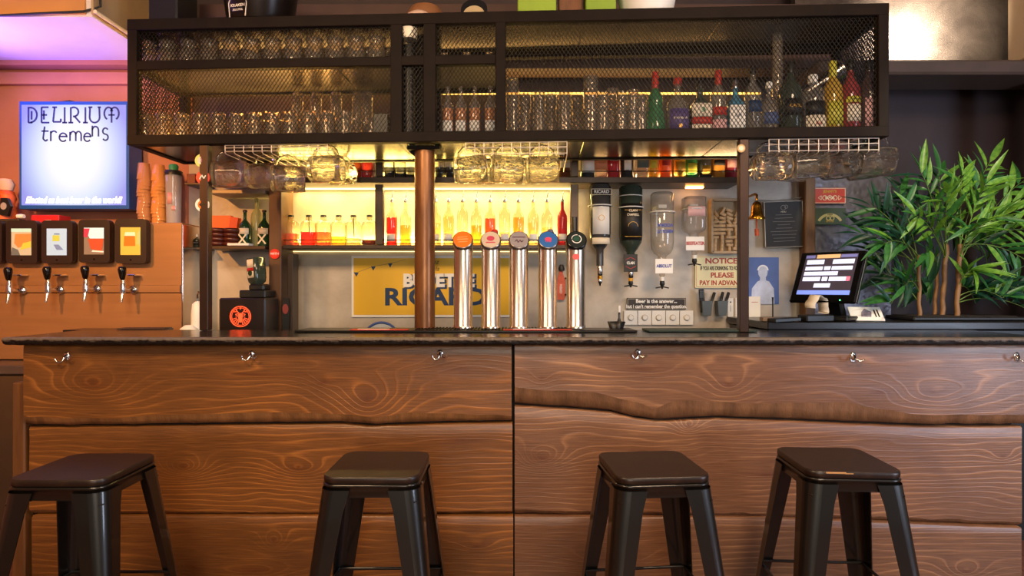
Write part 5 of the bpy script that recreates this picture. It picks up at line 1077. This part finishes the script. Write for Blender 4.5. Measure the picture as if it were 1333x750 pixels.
# light given by the sign
WT = 3.60; tw = thing('tap_wall', 'brushed steel tap cabinet with a wall of beer taps at the left', 'tap cabinet', (-3.0, WT, 0)); xr_ = X(237, WT) + 3.0; zt_ = Z(290, WT)
MB().box(((xr_ - .6) / 2, .10, (zt_ + Z(381, WT)) / 2), (xr_ + .6, .20, zt_ - Z(381, WT)), bev=.003).build('upper_panel', brushed, tw)
MB().box(((xr_ - .6) / 2, .104, (Z(381.5, WT) + .95) / 2), (xr_ + .6, .19, Z(381.5, WT) - .95), bev=.003).build('lower_panel', brushed, tw)
MB().box(((xr_ - .6) / 2, -.001, Z(371, WT)), (xr_ + .55, .004, .003)).build('fold_line', brushed, tw)
MB().box((xr_ + .002, .10, (zt_ + .93) / 2), (.008, .205, zt_ - .95), bev=.001).build('side_trim', steel, tw); MB().box((xr_ - .005, -.002, Z(376, WT)), (.012, .006, .045)).build('end_clip', steel, tw)
for i in range(3): MB().box((xr_ - .28 - i * .56, -.02, .46), (.55, .42, .86), bev=.004).build('cupboard_door', pm('cupboard_brown', '#54402f', .5, .2, .1), tw)
MB().box(((xr_ - .6) / 2, -.03, .92), (xr_ + .62, .44, .05), bev=.006).build('ledge', pm('ledge_steel', '#7d7672', .3, .8), tw); MB().box(((xr_ - .6) / 2, -.02, .05 - .02), (xr_ + .5, .38, .055)).build('plinth', black_plastic, tw)
TDs = [(28, 287, 343, 'second visible tablet frame, showing an amber drink'), (74, 287, 343, 'third tablet frame, showing a pale blue page'), (122.5, 286, 342, 'fourth tablet frame, showing a red-brown drink'), (170, 285, 343, 'rightmost tablet frame, showing a golden mug'), (-18, 287, 343, 'leftmost tablet frame, cut by the photo\'s edge')]
for px, y0, y1, lb in TDs:
    D = 3.545; w_, h_ = 40.5 * D / F, (y1 - y0) * D / F
    t = thing('drinks_tablet', lb, 'tablet', (X(px, D), D, Z((y0 + y1) / 2, D)), 0, 'tablets above the taps')
    m = MB(); rr = .022; out = []
    for q, (sx, sy) in enumerate(((1, 1), (-1, 1), (-1, -1), (1, -1))):
        for kk in range(6): a = q * PI / 2 + kk * PI / 10; out.append((sx * (w_ / 2 - rr) + rr * math.cos(a), sy * (h_ / 2 - rr) + rr * math.sin(a)))
    m.prism(out, 0, .036); m.build('frame', pm('tablet_case', '#241614', .45, 0, .15), t); MB().box((0, .045, 0), (w_ * .7, .018, h_ * .7)).build('mount', black_plastic, t)
    sw_, sh_ = w_ * .64, h_ * .62; P = lambda x, z: (x * sw_ / 2, z * sh_ / 2)
    def pl(nm, c, poly, dy=-.002, e=.5): MB().prism([P(a, b) for a, b in poly], dy, dy + .0015).build(nm, em('scr' + c, c, e), t)
    full = [(-1, -1), (1, -1), (1, 1), (-1, 1)]
    if px in (28, -18):
        pl('screen', '#b0a78c', full); pl('screen_sky', '#a9d0c4', [(-1, .75), (1, .75), (1, 1), (-1, 1)], -.003); pl('screen_drink', '#c87a3c', [(-.7, -.1), (-.3, -.45), (1, -.1), (1, .62), (-.6, .6)], -.003); pl('screen_fruit', '#c9b23c', [(-.1, -.6), (1, -.4), (1, .05), (.2, -.1)], -.004); pl('screen_dark', '#5f5f5a', [(-1, -1), (-.1, -1), (-.3, -.6), (-.9, -.4)], -.004)
    elif px == 74: pl('screen', '#9fc0de', full); pl('screen_label', '#aeb84a', [(-.4, .05), (.3, .05), (.3, .5), (-.4, .5)], -.003); pl('screen_text', '#4a5a80', [(-.25, .55), (.3, .55), (.3, .62), (-.25, .62)], -.003); pl('screen_figure', '#6d7fa6', [(-.3, -.2), (.2, -.2), (.7, -.6), (0, -.6)], -.003)
    elif px == 122.5: pl('screen', '#7d6a58', full); pl('screen_page', '#b9dbe6', [(-.4, .2), (1, .2), (1, 1), (-1, 1)], -.003); pl('screen_berries', '#b8324a', [(-1, .3), (-.6, .3), (-.4, .95), (-1, .95)], -.004); pl('screen_drink', '#b0482a', [(-.3, -.6), (.8, -.75), (1, .18), (-.6, .18)], -.004); pl('screen_rim', '#e0d0c0', [(-.2, -.8), (1, -.85), (1, -.75), (-.1, -.68)], -.005)
    else: pl('screen', '#c6a844', full); pl('screen_foam', '#d8d2b0', [(-.6, .35), (.5, .35), (.45, .65), (-.5, .65)], -.003); pl('screen_drink', '#c06a1c', [(-.65, -.35), (.5, -.35), (.45, .38), (-.6, .38)], -.004); pl('screen_leaf', '#a8b06a', [(.6, -.2), (1, -.3), (1, .8), (.7, .6)], -.003)
    MB().disc((0, -h_ * .42), .006, -.001, 0, 12).build('button', black_gloss, t)
for i, (px, py, lb) in enumerate(((30, 378, 'leftmost'), (79, 377, 'second'), (127, 376, 'third'), (174, 377, 'rightmost'))):
    t = thing('beer_tap', lb + ' of the four black-handled chrome taps on the tap wall', 'tap', (X(px, WT), WT - .001, Z(py, WT)), 0, 'chrome taps on the tap wall')
    RX = Matrix.Rotation(PI / 2, 4, 'X')
    MB().lathe([(.024, 0), (.026, .006), (.018, .014), (.011, .016), (.011, .09)], 22, M=RX).build('flange', chrome, t)
    MB().lathe([(.014, -.022), (.016, -.01), (.015, .03), (.010, .055), (.009, .06)], 18, M=Matrix.Translation((0, -.098, 0))).build('tap_body', chrome, t)
    MB().tube([(0, -.098, -.015), (.0, -.104, -.03), (.0, -.115, -.075)], [.010, .009, .0075], 14).build('spout', chrome, t)
    MB().lathe([(.010, .058), (.014, .066), (.0215, .105), (.022, .120), (.017, .132), (.008, .136)], 22, M=Matrix.Translation((0, -.098, 0)) @ Matrix.Rotation(R(4), 4, 'X')).build('tap_handle', black_gloss, t)
    b = thing('steel_peg', 'short steel peg at the right of the ' + lb + ' tap handle', 'peg', (X(px + 2 if i else px, WT), WT - .001, Z(358.5, WT)), 0, 'steel pegs on the tap wall')
    MB().box((.012, -.03, 0), (.050, .06, .010), bev=.003).build('peg_body', chrome, b)
# cups on top of the tap wall
cupz = zt_ + .001
def cupstack(px, col_m, n, r, H, lb):
    t = thing('cup_stack', lb, 'cups', (X(px, 3.70), 3.70, cupz), 0, 'stacked plastic cups'); step = (H - .10) / (n - 1)
    me = MB().lathe([(r, 0), (r * .98, .004), (r * .80, .10), (r * .78, .10), (r * .95, .004)], 24).mesh('cup', col_m)
    for k in range(n):
        c = bpy.data.objects.new('cup', me); COL.objects.link(c); c.parent = t; c.location = (.004 * math.sin(k * 1.3), .002 * math.cos(k), k * step); c.rotation_euler = (0, 0, k)
ocup = tr('orange_cup', '#e89a3c', .75)
cupstack(188, tr('orange_cup2', '#dc9a5c', .6), 14, .040, .375, 'left column of stacked orange plastic cups on the tap cabinet')
cupstack(207, ocup, 14, .042, .365, 'middle column of stacked amber plastic cups on the tap cabinet')
o = thing('cocktail_shaker', 'clear plastic shaker with a black rim and green top on the tap cabinet', 'shaker', (X(226, 3.70), 3.70, cupz))
MB().lathe([(.036, 0), (.040, .01), (.046, .30)], 28).build('shaker_body', thin('shaker_plastic', '#e6e0e2', .3, .4, .45), o); MB().lathe([(.049, .30), (.050, .325), (.044, .33)], 28).build('rim', black_plastic, o); MB().lathe([(.026, .33), (.028, .36), (.02, .37)], 20).build('green_top', pm('top_green', '#2f8f62', .5), o)
MB().patch(.0445, .12, .19, .3).patch(.0425, .08, .11, .25, M=Matrix.Rotation(.5, 4, 'Z')).build('print', pm('print_blush', '#d99a94', .5), o)
o = tag(MB().box((0, 0, .026), (.17, .10, .05), bev=.003).build('red_box', pm('box_red', '#c4242a', .4, 0, .06)), 'red box lying on the tap cabinet behind the tablets', 'box'); o.location = (X(64, 3.70) + .02, 3.69, cupz)
text('1987', o, (.02, -.052, .012), .014, paper)
o = thing('toy_doll', 'orange and red toy bundle with a black skull tag at the far left', 'toy', (X(8, 3.68), 3.68, cupz))
MB().lathe([(.05, 0), (.06, .05), (.045, .12), (.055, .16), (.04, .20), (.01, .21)], 18, 0, lambda w, z, j: 1 + .10 * math.sin(3 * w + 20 * z)).build('toy_body', pm('toy_orange', '#d85a1c', .5, 0, .3, 20), o)
MB().box((-.02, -.03, .10), (.03, .06, .16), Matrix.Rotation(.2, 4, 'Y'), bev=.01).build('red_strap', pm('toy_red', '#d81c12', .5), o); MB().lathe([(.035, 0), (.045, .04), (.03, .07)], 8, 0, M=Matrix.Translation((.0, 0, .205))).build('cream_top', pm('toy_cream', '#d9b39a', .7), o)
MB().prism([(-.03, -.05), (.02, -.06), (.04, 0), (.02, .05), (-.02, .05)], -.07, -.05, Matrix.Translation((.045, 0, .10))).build('black_tag', black_plastic, o); MB().disc((.045, .10), .018, -.074, -.07, 14, .022).build('skull_print', pm('print_grey', '#a89a94', .5), o)
o = tag(MB().box((0, 0, .012), (.20, .12, .022), bev=.006).build('dark_tray', pm('tray_olive', '#3a3020', .5, 0, .2)), 'dark low tray under the toy bundle on the tap cabinet', 'tray'); o.location = (X(20, 3.65) - .0, 3.66, cupz); o.scale = (.6, .5, 1); o.location.y = 3.63
tag(MB().lathe([(.012, -.02), (.014, 0), (.012, .02)], 14, M=Matrix.Translation((0, 0, .014)) @ Matrix.Rotation(PI / 2, 4, 'Y') @ Matrix.Scale(1, 4)).build('pale_roll', paper), 'small white roll on the tap cabinet between the toy and red box', 'roll').location = (X(27, 3.62), 3.62, cupz + .026)

# ------------------------------------------------------------------ right end: riser, till, plant
RZ = TOPZ + .040
o = thing('counter_riser', 'raised dark ledge behind the right end of the worktop', 'ledge', (0, 3.215, 0)); a, b = X(992, 3.3), 3.3
MB().box(((a + b) / 2, .32, RZ - .02), (b - a, .62, .04), bev=.004).build('ledge_top', pm('riser_black', '#1f1d1e', .3, .2, .15), o); MB().box(((a + b) / 2, .34, (RZ - .05) / 2), (b - a - .04, .56, RZ - .05)).build('ledge_body', black_plastic, o)
tl_ = thing('till_screen', 'black touch-screen till showing white buttons, left of the plant', 'till', (X(1077, 3.36), 3.36, RZ), R(-50))
Mt = Matrix.Translation((.0, 0, .245)) @ Matrix.Rotation(R(-30), 4, 'X'); tw_, th_ = .35, .33
MB(Mt).box((0, 0, 0), (tw_, .022, th_), bev=.006).build('screen_frame', black_gloss, tl_); MB(Mt).box((tw_ / 2 + .003, .006, 0), (.006, .02, th_ - .01), bev=.002).build('side_trim', steel, tl_)
P = lambda x, z: (x * tw_ * .40, z * th_ * .40 + .012)
def scr(nm, c, e, rects, dy=-.0135):
    m = MB(Mt)
    for x0_, z0_, x1_, z1_ in rects: m.prism([P(x0_, z0_), P(x1_, z0_), P(x1_, z1_), P(x0_, z1_)], dy, dy + .002)
    q = m.build(nm, em(nm, c, e), tl_); return q
scr('display', '#39323e', .45, [(-1, -1, 1, 1)], -.013); scr('title_bar', '#c9a070', .8, [(-.55, .80, .35, .98)], -.0145); scr('header_strip', '#6a6aa0', .7, [(.38, .82, .98, .96)], -.0145); scr('header_strip', '#6a6aa0', .7, [(-.98, .82, -.62, .96)], -.0145)
for i, rc in enumerate(((-.90, .50, -.22, .72), (.12, .50, .92, .72), (-.90, .20, -.22, .38), (-.16, .20, .08, .38), (.13, .20, .90, .38), (-.9, -.06, .40, .12), (-.9, -.34, -.22, -.14), (-.15, -.34, .06, -.14), (.12, -.34, .86, -.14), (-.40, -.66, .22, -.46))):
    q = MB(Mt).prism([P(rc[0], rc[1]), P(rc[2], rc[1]), P(rc[2], rc[3]), P(rc[0], rc[3])], -.015, -.013).build('screen_button', em('till_white', '#c9cfee', .95), tl_)
scr('red_key', '#e86a80', .9, [(.76, -.34, .90, -.14)], -.016); scr('task_bar', '#6f86d8', .9, [(-1, -1, 1, -.80)], -.0145)
MB(Mt).disc((.10, -th_ / 2 + .012), .0035, -.0135, -.011, 10).build('status_light', em('green_dot', (.1, 1, .3), 3), tl_)
MB().box((0, .10, .06), (.10, .05, .13), Matrix.Rotation(.5, 4, 'X'), bev=.01).build('stand', black_plastic, tl_); MB().box((0, .05, .015), (.26, .22, .028), bev=.008).build('base', black_plastic, tl_)
o = thing('receipt_printer', 'black receipt printer in front of the till', 'printer', (X(1062, 3.27), 3.27, RZ), R(12)); MB().box((0, 0, .02), (.17, .08, .038), bev=.006).build('printer_body', black_plastic, o); MB().box((-.18, .02, .012), (.16, .07, .022), Matrix.Rotation(-.04, 4, 'Y'), bev=.004).build('drawer_cover', black_plastic, o)
o = thing('receipt_curl', 'long curled strip of cream receipt paper looping over the printer', 'receipt', (X(1064, 3.25), 3.245, RZ + .042), R(38)); vs = []; fs = []
for i in range(25):
    a = R(175 - 225 * i / 24); rr = .074 + .006 * math.sin(i); x_, z_ = rr * 1.15 * math.cos(a), .028 + rr * .95 * math.sin(a)
    z_ = max(z_, .001); wv = .010 * i / 24
    vs += [(x_, -.028 + wv, z_), (x_, .028 + wv, z_ + .004), (x_ * .985, .028 + wv, z_ * .985 + .004), (x_ * .985, -.028 + wv, z_ * .985)]
for i in range(24): fs += [(i * 4 + q, i * 4 + (q + 1) % 4, i * 4 + 4 + (q + 1) % 4, i * 4 + 4 + q) for q in range(4)]
MB().add(vs, fs, True).build('paper_strip', pm('receipt_cream', '#d8cab4', .6), o)
o = thing('card_stand', 'white leaflet on a slanted stand right of the till', 'leaflet', (X(1127, 3.33), 3.33, RZ), R(-14)); Mc = Matrix.Translation((0, 0, .040)) @ Matrix.Rotation(R(-52), 4, 'X')
MB(Mc).box((0, 0, 0), (.165, .008, .115), bev=.002).build('leaflet_card', paper, o); MB(Mc).prism([(-.03, -.03), (.02, -.03), (.03, .01), (.0, .04), (-.02, .01)], -.006, -.0035).build('picture', pm('picture_grey', '#8a8290', .5, 0, .4, 40), o); MB(Mc).line([(.045, -.03), (.045, .03)], .006, -.006, -.0035).line([(.06, -.03), (.06, .03)], .006, -.0062, -.0035).build('print', label_black, o); MB().box((0, .03, .025), (.10, .03, .048)).build('stand', pm('stand_grey', '#8d8a8d', .4), o)
o = tag(MB().box((0, 0, .012), (.12, .05, .022), bev=.003).build('card_tray', pm('tray_wood', '#8d7660', .5, 0, .2)), 'small pale wooden tray right of the right steel post', 'tray'); o.location = (X(1005, 3.30), 3.30, RZ)
tag(MB().lathe([(.004, 0), (.004, .10), (.006, .13)], 8).build('pen', black_plastic), 'thin black pen standing beside the small wooden tray', 'pen').location = (X(1006, 3.42), 3.42, RZ + .001)

PLD = 3.45; RP = RZ
pl_ = thing('potted_bamboo_palm', 'large leafy green bamboo-like plant in a dark trough at the right end', 'plant', (X(1240, PLD), PLD, RP + .001))
MB().box((.0, 0, .012), (.62, .26, .022), bev=.006).build('planter_rim', pm('planter_dark', '#1a1817', .5), pl_); MB().box((0, 0, .020), (.56, .22, .014)).build('soil', pm('soil', '#241a12', .95, 0, .3, 40, .8, 60), pl_)
bark = pm('cane_bark', '#8a6238', .5, 0, .25, 12, .2, 60, stretch=(1, 1, .4)); LP = Vector(pl_.location)
def lc(px, py, D): return at(px, py, D) - LP
CANES = [((1197, 417, 3.40), (1196, 332, 3.42), .010), ((1245, 420, 3.38), (1250, 318, 3.40), .0125), ((1226, 414, 3.50), (1232, 318, 3.52), .013), ((1216, 414, 3.54), (1222, 330, 3.56), .010)]
tops = []
for a, b, r in CANES:
    A, B = lc(*a), lc(*b); pts = [A.lerp(B, k / 8) + Vector((.004 * math.sin(k * 2), 0, 0)) for k in range(9)]; MB().tube(pts, [r * (1 + .12 * (k % 2)) for k in range(9)], 10).build('cane', bark, pl_); tops.append((A, B))
def leafmesh(fold, droop, wd):
    vs = []; n = 7
    for i in range(n + 1):
        t = i / n; w = wd * (math.sin(PI * min(1, t * 1.02) ** .75) ** .9) * .5 if 0 < t < 1 else .0006; z = -droop * t * t
        vs += [(t, w, z + fold * w), (t, 0, z), (t, -w, z + fold * w)]
    fs = []
    for i in range(n): a = i * 3; fs += [(a, a + 3, a + 4, a + 1), (a + 1, a + 4, a + 5, a + 2)]
    return vs, fs
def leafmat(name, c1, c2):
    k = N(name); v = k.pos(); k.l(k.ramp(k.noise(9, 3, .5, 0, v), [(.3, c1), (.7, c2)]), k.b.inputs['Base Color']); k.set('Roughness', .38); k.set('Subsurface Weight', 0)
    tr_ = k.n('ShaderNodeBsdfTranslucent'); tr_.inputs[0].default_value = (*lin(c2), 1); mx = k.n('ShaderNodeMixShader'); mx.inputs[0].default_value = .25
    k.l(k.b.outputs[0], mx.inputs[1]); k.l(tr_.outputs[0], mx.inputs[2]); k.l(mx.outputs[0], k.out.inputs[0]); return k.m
LM = [leafmat('leaf_lit_tone', '#42772a', '#7cab3c'), leafmat('leaf_mid', '#23562a', '#3f7a36'), leafmat('leaf_shade_tone', '#123624', '#23523a')]  # natural leaf variation, plus painted light: brighter fronds right, darker ones left
LV = [leafmesh(.5, .12, .17), leafmesh(.35, .25, .15), leafmesh(.6, .04, .19)]; LME = [[None] * 3 for _ in range(3)]
for i in range(3):
    for j in range(3): m = MB(); m.add(*LV[j], True); LME[i][j] = m.mesh('leaf', LM[i])
random.seed(21); nl = 0; extra = [MB(), MB(), MB()]
stems = MB()
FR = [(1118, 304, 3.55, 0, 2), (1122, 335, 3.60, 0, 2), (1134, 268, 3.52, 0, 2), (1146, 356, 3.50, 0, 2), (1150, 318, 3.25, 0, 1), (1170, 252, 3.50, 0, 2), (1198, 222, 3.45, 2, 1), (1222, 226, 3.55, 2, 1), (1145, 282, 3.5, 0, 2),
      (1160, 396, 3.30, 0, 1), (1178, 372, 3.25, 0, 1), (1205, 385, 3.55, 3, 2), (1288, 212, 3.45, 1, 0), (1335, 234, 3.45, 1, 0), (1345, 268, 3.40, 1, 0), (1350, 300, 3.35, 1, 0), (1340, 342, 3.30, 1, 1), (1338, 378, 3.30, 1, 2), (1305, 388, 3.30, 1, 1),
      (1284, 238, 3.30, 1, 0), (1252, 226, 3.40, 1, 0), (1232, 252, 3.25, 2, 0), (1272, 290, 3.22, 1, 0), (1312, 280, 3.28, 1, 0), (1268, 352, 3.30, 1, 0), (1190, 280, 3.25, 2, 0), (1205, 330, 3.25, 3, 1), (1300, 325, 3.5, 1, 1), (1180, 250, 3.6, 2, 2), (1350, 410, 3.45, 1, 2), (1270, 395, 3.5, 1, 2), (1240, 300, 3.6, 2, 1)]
for (px, py, D, ci, mi) in FR:
    A, B = tops[ci]; tip = lc(px, py, D); low = py > 345; st = A.lerp(B, random.uniform(.25, .6) if low else random.uniform(.75, 1.0))
    mid = st.lerp(tip, .5) + Vector((0, 0, .06 + .10 * (st - tip).length)); pts = []
    for i in range(9): t = i / 8; pts.append(st * (1 - t) ** 2 + mid * 2 * t * (1 - t) + tip * t * t)
    MB().tube(pts, [.0035 - .0003 * i for i in range(9)], 6).build('branch', pm('branch_green', '#5f7a2c', .5), pl_)
    cnt = 14
    for k in range(cnt):
        t = .28 + .72 * k / (cnt - 1); i = min(7, int(t * 8)); p = pts[i].lerp(pts[i + 1], t * 8 - i); dr = (pts[i + 1] - pts[i]).normalized()
        side = Vector((-dr.z, random.uniform(-.5, .5), dr.x)).normalized() * (1 if k % 2 else -1)
        if k == cnt - 1: dd = dr
        else: dd = (dr * random.uniform(.55, .95) + side * random.uniform(.45, .8) + Vector((0, random.uniform(-.35, .25), -.10))).normalized()
        nrm = Vector((random.uniform(-.3, .3), random.uniform(-1, -.35), random.uniform(.3, 1))); yv = nrm.cross(dd).normalized(); zv = dd.cross(yv)
        Ls = random.uniform(.13, .21) * (.8 if k < 2 else 1); q = p + dd * Ls
        if q.y + LP.y > 3.82 or p.y + LP.y > 3.82: continue
        if q.x + LP.x > 3.36: continue
        if q.z < .07: dd.z = abs(dd.z); yv = nrm.cross(dd).normalized(); zv = dd.cross(yv)
        Mx = Matrix.Translation(p) @ Matrix((dd, yv, zv)).transposed().to_4x4() @ Matrix.Scale(Ls, 4)
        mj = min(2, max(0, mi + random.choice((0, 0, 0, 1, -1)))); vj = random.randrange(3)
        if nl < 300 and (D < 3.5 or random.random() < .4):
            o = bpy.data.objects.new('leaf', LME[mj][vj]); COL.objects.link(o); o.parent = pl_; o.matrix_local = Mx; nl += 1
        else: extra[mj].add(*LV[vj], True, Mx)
for e, nm in zip(extra, ('lit_tone', 'mid', 'deep')):
    if e.v: q = e.build('foliage', LM[('lit_tone', 'mid', 'deep').index(nm)], pl_); q['kind'] = 'stuff'
